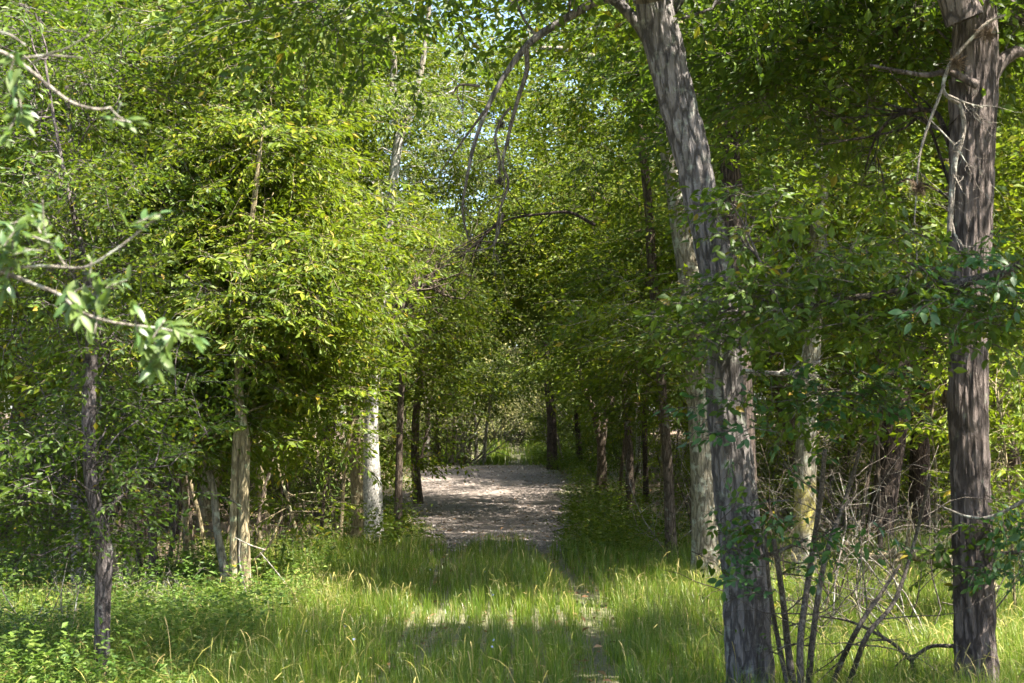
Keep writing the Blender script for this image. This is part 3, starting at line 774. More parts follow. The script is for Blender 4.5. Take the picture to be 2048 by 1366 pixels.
for (lab, pts, mt, bl, sd_, kd, lf) in [
    ('brown trunk rising straight from the dry brush at the left', [(265, 1197, 22), (259, 1110, 19), (260, 1040, 17), (270, 975, 16), (288, 900, 14), (300, 800, 12), (320, 650, 11), (330, 450, 9), (340, 250, 7)], 'bark_tan',
       [blob(330, 520, 14.6, 150, 130, 1.2, 34), blob(350, 800, 14., 100, 40, .8, 14), blob(380, 180, 15, 160, 160, 1.4, 46)], 14, 'lance', 'leaf_sun'),
    ('smooth brown trunk standing in front of the dark gap at the left', [(309, 1183, 20), (306, 1100, 17), (302, 1020, 14), (297, 970, 13), (300, 900, 12), (310, 780, 10), (318, 600, 8)], 'bark_brown',
       [blob(260, 760, 15.6, 110, 70, 1., 16), blob(200, 560, 15.5, 130, 110, 1., 22)], 15, 'elm', 'leaf_mid'),
    ('thin tan trunk leftmost of the group above the dry brush', [(240, 1208, 12), (232, 1140, 11), (232, 1070, 10), (226, 980, 9), (228, 800, 8), (235, 600, 6)], 'bark_tan',
       [blob(150, 720, 14.5, 120, 90, 1., 22)], 16, 'elm', 'leaf_mid'),
    ('pale trunk that leans left above the weeds, left of the twin trunk', [(460, 1197, 18), (447, 1130, 16), (434, 1060, 15), (427, 980, 14), (408, 905, 14), (396, 850, 12), (380, 740, 11), (390, 560, 9), (400, 350, 8)], 'bark_pale',
       [blob(390, 870, 14.2, 70, 40, .5, 12), blob(500, 560, 14, 130, 120, 1.2, 30), blob(480, 330, 14.6, 150, 120, 1.3, 40), blob(520, 720, 14.4, 90, 70, .9, 18)], 17, 'lance', 'leaf_sun')]:
    make_tree('young_tree', lab, 'tree', pts, at_foot(pts[0][0], pts[0][1]-3), M[mt], bl, kd, M[lf], seed=sd_)
make_tree('twin_trunk_tree', 'fluted tan twin trunk beside the lit weeds at the left', 'tree',
          [(491, 1218, 28), (489, 1130, 24), (487, 1030, 22), (488, 940, 22), (489, 880, 22), (480, 820, 21), (477, 750, 18), (485, 640, 14), (500, 480, 12), (520, 300, 9)],
          at_foot(490, 1214), M['bark_tan'], [blob(530, 610, 13.6, 120, 70, .9, 22), blob(580, 480, 14.2, 110, 110, 1.1, 34), blob(480, 100, 15, 170, 110, 1.4, 44), blob(600, 700, 14.2, 70, 50, .5, 12), blob(640, 690, 18, 40, 50, .5, 7), blob(580, 850, 15.5, 50, 50, .8, 8), blob(640, 1020, 15.4, 40, 14, .4, 4)],
          'lance', M['leaf_sun'], extra=[(pix_path([(470, 1215), (468, 1100), (468, 1000), (472, 900), (476, 830)], at_foot(490, 1214)), [.055, .045, .042, .04, .035])], seed=18, flare=.12)

# --- trees along the far track
for (lab, pts, mt, bl, sd_, ex) in [
    ('leaning tree whose leaves arch over the track from the left', [(838, 1010, 20), (830, 900, 17), (835, 800, 15), (850, 700, 14), (880, 600, 12), (920, 500, 10), (960, 430, 7)], 'bark_brown',
       [blob(900, 170, 29, 60, 60, 1.5, 14), blob(880, 330, 30, 60, 60, 1.5, 12), blob(1010, 130, 30, 70, 50, 1.5, 14), blob(890, 560, 27, 80, 60, 1.8, 28), blob(960, 470, 28, 100, 70, 2, 34), blob(850, 700, 27, 40, 50, 1.2, 10)], 29, []),
    ('tall tree right of the track with lit leaves hanging over it', [(1262, 1020, 20), (1258, 900, 17), (1250, 780, 15), (1240, 650, 14), (1215, 500, 12), (1180, 360, 9)], 'bark_brown',
       [blob(1110, 600, 28, 100, 50, 1.8, 32), blob(1150, 470, 28, 120, 80, 2, 44), blob(1150, 320, 29, 80, 80, 2, 30), blob(1055, 330, 29, 50, 70, 1.5, 12), blob(1140, 150, 30, 110, 80, 2, 26)], 30, []),
    ('dark shaggy trunk at the right end of the bare track', [(1106, 941, 24), (1104, 890, 21), (1103, 840, 19), (1097, 780, 17), (1091, 700, 15), (1086, 600, 12), (1080, 480, 9)], 'bark_dark',
       [blob(1120, 700, 42, 70, 60, 1.6, 22), blob(1090, 560, 42, 100, 80, 2.4, 36)], 21, []),
    ('forked dark trunk over weeds right of the track', [(1203, 982, 24), (1204, 930, 20), (1203, 890, 18), (1212, 830, 14), (1225, 790, 13), (1235, 720, 11), (1240, 600, 9)], 'bark_brown',
       [blob(1210, 740, 35, 90, 60, 1.8, 32), blob(1250, 640, 35, 100, 80, 2., 34), (np.array([2.4, 32, 7.2]), (2.2, .3, .4), 12), (np.array([2.0, 36, 8.4]), (2.2, .3, .4), 12), (np.array([2.6, 39.8, 9.0]), (2.2, .3, .4), 12), (np.array([2.6, 28.2, 6.6]), (1.8, .3, .4), 10)], 22, [[(1203, 890), (1190, 830), (1176, 795), (1165, 770), (1150, 700)]]),  # the thin overhead clumps are shaped to lay shade stripes across the track
    ('thin dark trunk between forked tree and slender curved tree', [(1293, 1006, 12), (1291, 940, 11), (1289, 860, 10), (1290, 760, 9), (1292, 640, 7)], 'bark_dark',
       [blob(1290, 690, 30, 80, 70, 1.5, 22)], 23, []),
    ('grey trunk wrapped in bare vines at the left end of the track', [(856, 936, 13), (855, 890, 11), (856, 840, 10), (850, 790, 9), (845, 700, 8), (840, 600, 6)], 'twig_grey',
       [blob(850, 700, 42, 80, 60, 2., 26), blob(830, 560, 42, 80, 80, 2., 28)], 24, []),
    ('thin white stem left of the grassy gap beyond the track', [(967, 930, 8), (970, 890, 7), (974, 850, 6.5), (980, 810, 6), (985, 770, 5)], 'bark_white',
       [blob(985, 765, 44, 70, 28, 1.5, 20)], 25, []),
    ('thin brown stem just left of the thin white stem', [(953, 922, 8), (952, 880, 7), (950, 840, 6), (948, 780, 5)], 'twig_grey',
       [blob(930, 750, 44, 60, 35, 1.5, 14)], 26, []),
    ('short dark trunk in the scrub right of the shaggy trunk', [(1160, 934, 14), (1158, 890, 12), (1154, 850, 9), (1150, 800, 7)], 'bark_dark', [blob(1160, 830, 44, 60, 40, 1.6, 14)], 27, []),
    ('pale trunk glimpsed behind the thin dark trunk', [(1275, 950, 12), (1277, 880, 10), (1276, 800, 9), (1270, 700, 7)], 'bark_white', [blob(1280, 600, 40, 90, 70, 2, 20)], 28, [])]:
    Yt = at_foot(pts[0][0], pts[0][1]-2)
    make_tree('track_tree', lab, 'tree', pts, Yt, M[mt], bl, 'mid', M['leaf_far'] if sd_ != 25 else M['leaf_sun'], seed=sd_, sides=10, twig_keep=.3, cl=1.5,
              extra=[(pix_path(e, Yt), [.10, .09, .08, .07, .05]) for e in ex], per=7)

# ------------------------------------------------------------------ trees of the deeper wood: prototypes, then copies
def proto_tree(seed, H, rc, kind, leaf, mat, z0, nc, per=7, cl=1.6):
    rng = np.random.default_rng(seed)
    T = thing('woodland_tree', 'leafy tree standing in the wood', 'tree', (0, 0, 0), 'trees of the deeper wood')
    tr = Wood(); lean = rng.normal(0, .35, 2)
    pts = [np.array([0, 0, -.3])]; r0 = .06+H*.009
    for i in range(1, 8):
        t_ = i/7; pts.append(np.array([lean[0]*t_*2+rng.normal(0, .12), lean[1]*t_*2+rng.normal(0, .12), H*.93*t_]))
    path, _ = tr.tube(pts, [r0*(1-.85*i/7) for i in range(8)], 9, 34, .12, 0, seed, .3)
    tr.build('trunk', mat, T)
    br = Wood(); bl = []
    for i in range(nc):
        z = z0+(H-z0)*(i+.5)/nc; prof = math.sin(math.pi*min(1, max(.12, (z-z0*.6)/(H-z0*.6))))**.6
        a = i*2.4+rng.uniform(-.4, .4); q = rc*prof*rng.uniform(.5, .8)
        c = np.array([math.cos(a)*q, math.sin(a)*q, z]); bl.append((c, (rc*.42, rc*.42, .45), 5))
    fr_, asp = crown(br, bl, kind, path[6:], rng, (.36, .36, .15), per, .25, True, cl, 3)
    c = leaf_mesh('crown', fr_, asp, [leaf, M['leaf_mid'] if leaf is not M['leaf_mid'] else M['leaf_sun']], T); c['kind'] = 'stuff'
    br.build('branches', mat, T)['kind'] = 'stuff'
    return T

def copy_tree(o, loc, rz, s, label, group=None):
    c = o.copy(); col.objects.link(c); c.location = loc; c.rotation_euler = (0, 0, rz); c.scale = (s, s, s); c['label'] = label
    if group: c['group'] = group
    for ch in o.children:
        d = ch.copy(); col.objects.link(d); d.parent = c
    return c

protos = [proto_tree(101, 9, 2.1, 'mid', M['leaf_mid'], M['bark_brown'], 1.9, 15),
          proto_tree(102, 12, 2.5, 'mid', M['leaf_sun'], M['bark_tan'], 2.6, 17),
          proto_tree(103, 11, 2.3, 'mid', M['leaf_mid'], M['bark_dark'], 2.3, 16),
          proto_tree(104, 16, 3.2, 'far', M['leaf_far'], M['bark_brown'], 2.5, 18),
          proto_tree(105, 14, 3.0, 'far', M['leaf_sun'], M['bark_oak'], 2.0, 16)]
used = set(); spots = []
rs = np.random.default_rng(77)
def zone(px):
    for lim, w_ in [(120, 'at the far left edge'), (300, 'behind the dark curved trunk'), (470, 'behind the dry brush on the left'), (700, 'behind the twin trunk'),
                    (900, 'behind the white barked tree'), (1140, 'in line with the track end'), (1300, 'right of the track end'), (1480, 'behind the leaning oak'), (1700, 'just right of the leaning oak'), (1900, 'just left of the straight oak')]:
        if px < lim: return w_
    return 'beyond the straight right oak'
def ok(x, y, md):
    return all((x-a)**2+(y-b)**2 > md*md for a, b, _ in spots)
def put(i, x, y, s):
    side = 'left' if x < 0 else 'right'
    kind_ = ['bushy green', 'yellow green slender', 'dark trunked green', 'tall broad crowned', 'tall yellow green'][i]
    pxc = 1024+F*x/y
    where = zone(pxc)
    dep = 'close' if y < 30 else 'deeper' if y < 50 else 'farthest'
    if y < 30: lab = f'leafy tree in the wood close beside the track, {side} side'
    elif y < 50: lab = f'leafy tree deeper in the wood, {side} of the far track'
    else: lab = f'tree of the farthest wood behind the track end, {side} half'
    if abs(x)/y > .44 or y < 5: lab = f'tree beside the clearing with its crown over the edge, {side}'
    else: lab = f'{kind_} tree of the {dep} wood, {where}'
    gr = lab.replace(' tree', ' trees', 1)
    z = float(ground_h(x, y)); T = protos[i]
    if i in used: copy_tree(T, (x, y, z), rs.uniform(0, 6.28), s, lab, gr)
    else:
        used.add(i); T.location = (x, y, z); T.rotation_euler = (0, 0, rs.uniform(0, 6.28)); T.scale = (s, s, s); T['label'] = lab; T['group'] = gr
    spots.append((x, y, s))
k = 0
for tries in range(6000):          # near wood
    if k >= 37: break
    y = rs.uniform(16, 34); x = rs.uniform(-.42, .42)*y
    if x < 0 and x > -4.2 and y < 32: continue
    if x > 0 and x < (5 if y < 25 else 8.5): continue
    if -4.2 < x < 0 and y >= 32 and x > -5: continue
    if x > 0 and rs.random() < .4: continue
    if ok(x, y, 1.9): put(int(rs.choice([0, 1, 2], p=[.35, .4, .25] if x < 0 else [.4, .2, .4])), x, y, rs.uniform(.95, 1.3)); k += 1
k = 0
for tries in range(6000):          # middle wood
    if k >= 34: break
    y = rs.uniform(33, 56); x = rs.uniform(-.42, .42)*y
    if abs(x-path_c(y)) < 5.2: continue
    if y > 42 and 0 < x-path_c(y) < 6: continue
    if ok(x, y, 2.6): put(int(rs.choice([0, 1, 2, 3, 4])), x, y, rs.uniform(.85, 1.15)); k += 1
k = 0
for tries in range(6000):          # far wood, closes the view
    if k >= 40: break
    y = rs.uniform(62, 92); x = rs.uniform(-.42, .42)*y
    s = rs.uniform(.9, 1.25)
    if abs(x-path_c(y)) < 6: s *= .7
    if ok(x, y, 3.4): put(int(rs.choice([3, 4])), x, y, s); k += 1

# trees added for shade: some stripe the track, the rest stand unseen off frame
for (i, x, y, s) in [(2, 6.6, 28.5, .9), (1, 6.2, 33.6, .95), (2, 5.0, 38.4, 1.0), (1, 5.6, 43, 1.0), (0, 5.3, 6.0, .9), (2, 9.5, 14.5, .9), (3, -9, 8, .7)]:
    put(i, x, y, s)

# ------------------------------------------------------------------ shrubs
def proto_shrub(seed, H, rc, kind, leaf, nc=9, group='shrubs of the undergrowth'):
    rng = np.random.default_rng(seed)
    T = thing('shrub', 'leafy shrub', 'shrub', (0, 0, 0), group)
    br = Wood(); att = []
    for i in range(5):
        a = i*1.3+rng.uniform(0, .5); e = np.array([math.cos(a)*rc*.6, math.sin(a)*rc*.6, H*rng.uniform(.7, 1.)])
        sw = Wood(); q, _ = sw.tube([np.array([0, 0, -.1]), e*.4+rng.normal(0, .08, 3), e], [.022, .016, .006], 5, 10); att += list(q[2:])
        sw.build('stem', M['twig_dark'], T)
    bl = [(np.array([0, 0, H*.62]), (rc, rc, H*.42), nc)]
    fr_, asp = crown(br, bl, kind, att, rng, (.32, .32, .18), 6, .5, True, 1., 3)
    c = leaf_mesh('foliage', fr_, asp, leaf, T); c['kind'] = 'stuff'
    br.build('twigs', M['twig_dark'], T)['kind'] = 'stuff'; return T
shr = [proto_shrub(201, 1.7, .8, 'elm', M['leaf_mid'], 9), proto_shrub(202, 2.4, 1.0, 'elm', M['leaf_sun'], 12),
       proto_shrub(203, 2.2, 1.1, 'mid', M['leaf_far'], 11), proto_shrub(204, 2.9, 1.5, 'mid', M['leaf_grey'], 14)]
us = set()
def put_shrub(i, x, y, s, lab, gr=None):
    z = float(ground_h(x, y)); gr = gr or lab
    if i in us: copy_tree(shr[i], (x, y, z), rs.uniform(0, 6.28), s, lab, gr)
    else:
        us.add(i); T = shr[i]; T.location = (x, y, z); T.scale = (s, s, s); T['label'] = lab; T['group'] = gr
k = 0
for tries in range(4000):
    if k >= 60: break
    y = rs.uniform(17, 44); x = rs.uniform(-.4, .4)*y
    if abs(x-path_c(y)) < 3.2 or (abs(x) < 5 and y < 20): continue
    if x < 0 and y < 26 and rs.random() < .85: continue
    side = 'left' if x < 0 else 'right'
    ii = int(rs.choice([0, 1, 2])); put_shrub(ii, x, y, rs.uniform(.5, 1.05), f'{["low green", "yellow green", "broad leaved"][ii]} shrub {"near" if y < 28 else "far"} in the undergrowth {zone(1024+F*x/y)}', f'{["low green", "yellow green", "broad leaved"][ii]} shrubs {"near" if y < 28 else "far"} in the undergrowth {zone(1024+F*x/y)}'); k += 1
for (x, y, s) in [(-3.6, 46.5, .8), (-2.9, 52, 1.1), (1.6, 48.5, .7), (2.6, 46, .9), (3.5, 44.5, .8)]:
    put_shrub(2, x, y, s, 'green bush at the far end of the bare track', 'bushes at the far end of the track')
for (x, y, s) in [(-.9, 62, 1.9), (1.6, 60, 2.2), (-2.8, 58, 1.9), (3.6, 58, 2.), (.6, 68, 3.0), (-1.8, 72, 3.3), (-4.6, 63, 2.6), (4.2, 66, 2.8), (-.2, 80, 4.2)]:
    put_shrub(3, x, y, s, 'pale grey green scrub closing the view beyond the track', 'pale scrub beyond the track')

for (x, y, s) in [(-2.3, 44.2, .5), (-1.7, 44.6, .42), (-3.0, 44.0, .6), (-1.35, 45.2, .45), (-3.6, 45, .8)]:
    put_shrub(1, x, y, s, 'low yellow green lit bush left of the grassy gap at the track end', 'lit bushes left of the grassy gap')

for (x, y, s) in [(-1.9, 50, .9), (-.4, 53.5, .95), (1.2, 51.5, .85), (2.7, 50, 1.0), (-3.6, 49, 1.1), (.3, 56, 1.3)]:
    put_shrub(3, x, y, s, 'pale twiggy lit shrub just behind the track end', 'pale lit shrubs just behind the track end')
for (x, y, s) in [(-3.4, 56, 1.3), (-1.6, 57.5, 1.2), (.3, 58, 1.1), (2., 56.5, 1.2), (3.8, 57, 1.4), (-.6, 55.5, .6), (1.1, 54.5, .6), (-5, 54, 1.3), (5.2, 53, 1.2)]:
    put_shrub(2, x, y, s, 'green bush standing in the grass far beyond the track end', 'green bushes far beyond the track end')

# ------------------------------------------------------------------ bare branches and brush
def bare_thing(name, label, cat, stems, mat, group=None, org=None, grow_args=None, seed=1, leaves=None):
    rng = np.random.default_rng(seed); W = Wood(); tips = []
    org = np.asarray(stems[0][0][0]) if org is None else org
    for pts, rds in stems:
        q, rr_ = W.tube(pts, rds, 7, max(14, len(pts)*6), .08, 0, seed)
        if grow_args:
            n_, L, depth, wig, grav, spr = grow_args
            for _ in range(n_):
                i = rng.integers(len(q)//4, len(q)-1); d = norm(q[min(i+1, len(q)-1)]-q[i])
                grow(W, q[i], norm(d+rng.normal(0, spr, 3)), L*rng.uniform(.5, 1.2), rr_[i]*.5, depth, rng, wig, grav, (2, 4), 4, .8, tips)
    o = W.build(name, mat, None, org); o.location = org
    tag(o, label, cat, group); return o, tips

# multi stemmed bare shrub between the two oaks
Yb = 8.6
st = [([(1600, 1440), (1580, 1330), (1566, 1200), (1548, 1080)], 18), ([(1610, 1440), (1600, 1300), (1618, 1150), (1640, 1000), (1650, 900)], 16),
      ([(1612, 1440), (1625, 1280), (1650, 1120), (1690, 1000), (1720, 900)], 14), ([(1640, 1440), (1680, 1330), (1720, 1250), (1760, 1190), (1800, 1130)], 13),
      ([(1595, 1440), (1560, 1300), (1540, 1180), (1530, 1060)], 12), ([(1660, 1450), (1700, 1360), (1735, 1270), (1790, 1200), (1830, 1080), (1860, 950)], 13)]
rngb = np.random.default_rng(31); root = P(1615, 1445, Yb); root[2] = float(ground_h(root[0], root[1]))
T = thing('bare_shrub', 'many stemmed nearly leafless shrub between the two oak trunks', 'shrub', root)
tips = []
for pts, wpx in st:
    W = Wood()
    pp = [P(a, b, Yb+.25*math.sin(i*2+wpx)) for i, (a, b) in enumerate(pts)]; pp[0][2] = min(pp[0][2], -.03)
    q, r_ = W.tube(pp, [wpx/2*m_per_px(Yb)*(1-.65*i/len(pp)) for i in range(len(pp))], 8, 30, .1, 0, 5)
    for _ in range(5):
        i = rngb.integers(8, 28); grow(W, q[i], norm(np.array([rngb.normal(.3, .8), rngb.normal(0, .6), rngb.uniform(-.2, .8)])), rngb.uniform(.3, .7), .005, 2, rngb, .2, 0, (2, 4), 4, .8, tips)
    W.build('stem', M['twig_dark'], T, root)
tp = np.array([a for a, b in tips]); td = np.array([b for a, b in tips]); kk = rngb.random(len(tp)) < .25
tp, td = tp[kk], td[kk]; z = norm(np.cross(td, np.cross([0, 0, 1.], td))+rngb.normal(0, .3, td.shape))
z = norm(z-td*(z*td).sum(1)[:, None])
c = leaf_mesh('foliage', [tp, td, z, rngb.uniform(.02, .045, len(tp))], .55, M['leaf_oak'], T, root); c['kind'] = 'stuff'

# dead grey twiggy brush behind it
for (lab, px, py, Yq, n_, L_, sd_, mt) in [
      ('tangled pale dead twigs hanging between the oaks', 1760, 1160, 11.5, 8, 1.0, 41, 'twig_grey'),
      ('dead grey brush crowding behind the bare shrub', 1690, 1200, 12.6, 8, 1.1, 42, 'bark_brown'),
      ('dry leafless brush right of the leaning oak', 1560, 1180, 14, 6, 1.1, 43, 'bark_brown'),
      ('dead brush tangle left of the straight right oak', 1850, 1190, 12, 10, 1.0, 44, 'twig_dark'),
      ('dry brown brush pile around the left trunks', 300, 1200, 13.5, 14, .35, 45, 'twig_grey'),
      ('low bare brush at the far left edge', 70, 1180, 11, 14, .45, 46, 'twig_grey'),
      ('bare twiggy saplings left of the slender curved trunk', 1385, 1000, 20, 10, 1.2, 47, 'twig_grey')]:
    rg = np.random.default_rng(sd_); W = Wood(); b0 = P(px, py, Yq); b0[2] = float(ground_h(b0[0], b0[1]))
    for _ in range(n_):
        o_ = b0+np.array([rg.normal(0, .35), rg.normal(0, .35), -.03])
        grow(W, o_, norm(np.array([rg.normal(0, .45), rg.normal(0, .45), 1])), L_*rg.uniform(.8, 1.7), .009, 3, rg, .24, -.02, (2, 4), 5, .75)
    o = W.build('dead_brush', M[mt], None, b0); o.location = b0; tag(o, lab, 'brush')

# understory of bare dark stems in the shadow
for k_, (px, py, w_, hgt, lean_) in enumerate([(372, 1142, 14, 2.4, .02), (388, 1125, 9, 2.2, -.06), (352, 1130, 7, 2.0, .12), (520, 1092, 8, 2.6, .03), (536, 1085, 7, 2.6, -.03),
        (587, 1112, 6, 2.0, -.2), (613, 1122, 9, 1.5, -.18), (560, 1080, 7, 2.6, .05), (640, 1075, 8, 3, .0), (668, 1070, 9, 3, .06), (1760, 1140, 12, 3, .0), (1722, 1110, 9, 3, .05), (1872, 1130, 9, 2.6, -.05), (1385, 1080, 9, 3, .0),
        (1240, 985, 8, 3, .1), (1325, 1000, 9, 3.4, -.05), (905, 930, 6, 3, .2), (880, 930, 6, 3, -.1), (925, 928, 5, 3, .3), (838, 938, 7, 3, .12), (448, 1100, 8, 2.4, .1), (412, 1110, 10, 3.2, -.12), (332, 1150, 10, 3., .1), (505, 1125, 9, 3.2, .08), (545, 1115, 10, 3.4, -.06), (285, 1165, 9, 3, -.1), (120, 1165, 10, 3, .08), (680, 1085, 9, 3.4, .05), (30, 1130, 12, 3, .0), (90, 1120, 9, 3, .1)]):
    rg = np.random.default_rng(300+k_); Yq = base_Y(px, py); b0 = P(px, py, Yq); b0[2] = float(ground_h(b0[0], b0[1]))-.05
    r0 = w_/2*m_per_px(Yq); W = Wood()
    pts = [b0]; d = np.array([lean_, 0, 1.])
    for i in range(6): d = norm(d+rg.normal(0, .07, 3)+np.array([0, 0, .05])); pts.append(pts[-1]+d*hgt/6)
    q, _ = W.tube(pts, [r0*(1-.09*i) for i in range(7)], 7, 22, .12, 0, k_)
    for _ in range(5): grow(W, q[rg.integers(8, 21)], norm(rg.normal(0, 1, 3)+np.array([0, 0, .3])), rg.uniform(.5, 1.1), r0*.35, 1, rg, .2, 0, (1, 3))
    side = 'left wood' if px < 700 else 'scrub at the track end' if px < 1000 else 'right wood'
    o = W.build('bare_sapling', M['bark_brown' if k_ % 3 else 'bark_tan'], None, b0); o.location = b0
    size_ = 'stout' if w_ > 10 else 'thin' if w_ > 7 else 'wispy'; tint = 'brown' if k_ % 3 else 'tan'
    tag(o, f'{size_} {tint} bare sapling, {zone(px)}', 'sapling', f'{size_} {tint} bare saplings, {zone(px)}')

# pale leafless vines at the far end of the track
for k_ in range(9):
    rg = np.random.default_rng(400+k_); px = [850, 865, 880, 900, 915, 930, 945, 1130, 1180][k_]
    Yq = 43.5+rg.uniform(0, 2); b0 = P(px, 930, Yq); b0[2] = float(ground_h(b0[0], b0[1])); W = Wood()
    for _ in range(4): grow(W, b0, norm(np.array([rg.normal(0, .5), 0, 1])), rg.uniform(1.8, 2.6), .028, 2, rg, .28, 0, (2, 4), 5, .7)
    o = W.build('bare_shrub', M['twig_grey'], None, b0); o.location = b0
    sd_ = 'left' if px < 1000 else 'right'
    tag(o, f'pale leafless curving shrub at the track end, {sd_} of the grassy gap', 'shrub', f'pale leafless shrubs, {sd_} of the gap')

# drooping dead twigs hanging from the arching limb
bare_thing('hanging_branch', 'dead twiggy branch hanging under the arching limb, left strand', 'branch',
    [([P(a, b, 9.05) for a, b in [(935, 350), (925, 420), (938, 480), (942, 465)]], [.010, .008, .005, .003]),
     ([P(a, b, 9.05) for a, b in [(975, 215), (945, 255), (905, 310), (885, 340)]], [.012, .008, .005, .003]),
     ([P(a, b, 9.05) for a, b in [(960, 172), (920, 170), (905, 190)]], [.010, .008, .005])], M['twig_dark'], grow_args=(5, .3, 1, .22, -.04, .6), seed=51)
bare_thing('hanging_branch', 'dead branch hanging from the arching limb, right strand with mossy knots', 'branch',
    [([P(a, b, 9.0) for a, b in [(1052, 90), (1054, 140), (1040, 185), (1026, 235), (1014, 285), (1005, 330), (1017, 365), (1000, 420), (992, 470), (985, 520)]], [.018, .016, .014, .012, .011, .010, .009, .007, .005, .003]),
     ([P(a, b, 9.0) for a, b in [(1022, 215), (1005, 235), (990, 275), (998, 310), (1000, 350)]], [.009, .009, .008, .007, .005]),
     ([P(a, b, 9.0) for a, b in [(1005, 425), (990, 485), (960, 500), (900, 505)]], [.007, .006, .005, .003])], M['twig_dark'], grow_args=(8, .35, 1, .22, -.03, .6), seed=52)
bare_thing('dead_branch', 'long bare grey branch jutting right from the leaning oak at mid height', 'branch',
    [([P(a, b, 8.85+.15*i) for i, (a, b) in enumerate([(1380, 732), (1425, 734), (1470, 741), (1530, 747), (1585, 744), (1640, 722)])], [.010, .016, .020, .019, .016, .008]),
     ([P(a, b, 9.3) for a, b in [(1560, 746), (1600, 760), (1640, 790)]], [.012, .008, .004])], M['twig_grey'], grow_args=(7, .4, 1, .2, 0, .6), seed=53)
bare_thing('dead_branch', 'smooth pale grey branch curving across the right oak trunk', 'branch',
    [([P(a, b, 8.6+.03*i) for i, (a, b) in enumerate([(2110, 975), (2060, 995), (2010, 1022), (1970, 1036), (1930, 1032), (1895, 1018), (1872, 1008)])], [.016, .014, .012, .011, .009, .006, .003])], M['twig_grey'], grow_args=(2, .15, 0, .2, 0, .5), seed=54)
bare_thing('dead_branch', 'dark curved dead branch reaching from right oak into bare shrub', 'branch',
    [([P(a, b, 9.2) for a, b in [(1908, 1292), (1865, 1292), (1840, 1305), (1820, 1318), (1790, 1290), (1740, 1260), (1690, 1240), (1640, 1233)]], [.014, .012, .012, .014, .012, .010, .008, .005]),
     ([P(a, b, 9.2) for a, b in [(1822, 1318), (1828, 1350), (1820, 1400), (1822, 1460)]], [.014, .013, .012, .014])], M['twig_dark'], grow_args=(8, .4, 2, .22, 0, .6), seed=55)
bare_thing('lichen_vine', 'pale lichen crusted vine looping down the front of the right oak', 'vine',
    [([P(a, b, 8.72) for a, b in [(2010, 30), (1975, 45), (1945, 75), (1905, 120), (1888, 160), (1888, 185), (1905, 200), (1920, 212), (1928, 250), (1922, 285), (1910, 320), (1905, 370), (1900, 440), (1898, 470)]], [.008, .010, .011, .012, .012, .012, .013, .013, .014, .015, .017, .018, .018, .016]),
     ([P(a, b, 8.68) for a, b in [(1888, 170), (1870, 215), (1850, 270), (1838, 320), (1832, 400), (1828, 450)]], [.010, .010, .009, .007, .005, .003]),
     ([P(a, b, 8.68) for a, b in [(1895, 190), (1930, 205), (1965, 215)]], [.009, .007, .004]),
     ([P(a, b, 8.68) for a, b in [(1860, 240), (1890, 270), (1920, 305), (1942, 345)]], [.006, .005, .004, .002])], M['twig_grey'], grow_args=(5, .28, 1, .25, -.05, .7), seed=56)
bare_thing('dead_branch', 'bare twiggy branch reaching left from the right oak through shaded leaves', 'branch',
    [([P(a, b, 8.95+.1*i) for i, (a, b) in enumerate([(1900, 290), (1870, 225), (1810, 225), (1770, 250), (1745, 290), (1730, 340)])], [.02, .018, .014, .012, .009, .005]),
     ([P(a, b, 9.1) for a, b in [(1900, 370), (1850, 240), (1800, 260), (1700, 280), (1640, 290)]], [.01, .010, .008, .005, .003])], M['bark_dark'], grow_args=(9, .45, 1, .22, 0, .6), seed=57)
bare_thing('fallen_log', 'mossy broken log resting slanted behind the right oak', 'log',
    [([P(a, b, 13) for a, b in [(1985, 1185), (1960, 1160), (1905, 1128), (1870, 1115), (1830, 1108), (1800, 1105), (1740, 1112), (1690, 1085)]], [.09, .08, .075, .07, .065, .05, .03, .015])], M['bark_tan'], grow_args=(3, .4, 1, .2, 0, .6), seed=58)
bare_thing('fallen_branch', 'thin pale stick leaning against the twin trunk at the left', 'branch',
    [([P(a, b, 13.1) for a, b in [(498, 1205), (485, 1160), (478, 1110), (480, 1080)]], [.012, .011, .009, .006]),
     ([P(a, b, 13.0) for a, b in [(470, 1075), (500, 1090), (530, 1100)]], [.004, .006, .008])], M['twig_grey'], seed=59)
bare_thing('fallen_branch', 'long thin bare stick slanting down through the lit grass', 'branch',
    [([P(a, b, 13.2) for a, b in [(520, 1105), (550, 1140), (585, 1185), (600, 1215)]], [.006, .006, .005, .004])], M['twig_grey'], seed=60)
bare_thing('dead_branch', 'reddish broken dead limb slanting from the white barked tree', 'branch',
    [([P(a, b, 21) for a, b in [(770, 665), (800, 625), (815, 590), (845, 560), (875, 545)]], [.05, .07, .06, .045, .02]),
     ([P(a, b, 21) for a, b in [(800, 640), (825, 610), (850, 580), (872, 570)]], [.02, .018, .015, .01])], M['bark_brown'], grow_args=(8, 1., 2, .22, 0, .7), seed=61)
bare_thing('dead_branch', 'dark bare branches arching through the leaves above the track', 'branch',
    [([P(a, b, 17) for a, b in [(1190, 450), (1140, 425), (1085, 428), (1020, 438), (960, 470), (900, 505)]], [.022, .02, .017, .013, .010, .006]),
     ([P(a, b, 17) for a, b in [(1010, 430), (960, 480), (920, 515)]], [.02, .015, .008])], M['bark_dark'], grow_args=(7, .8, 2, .12, -.02, .5), seed=62)

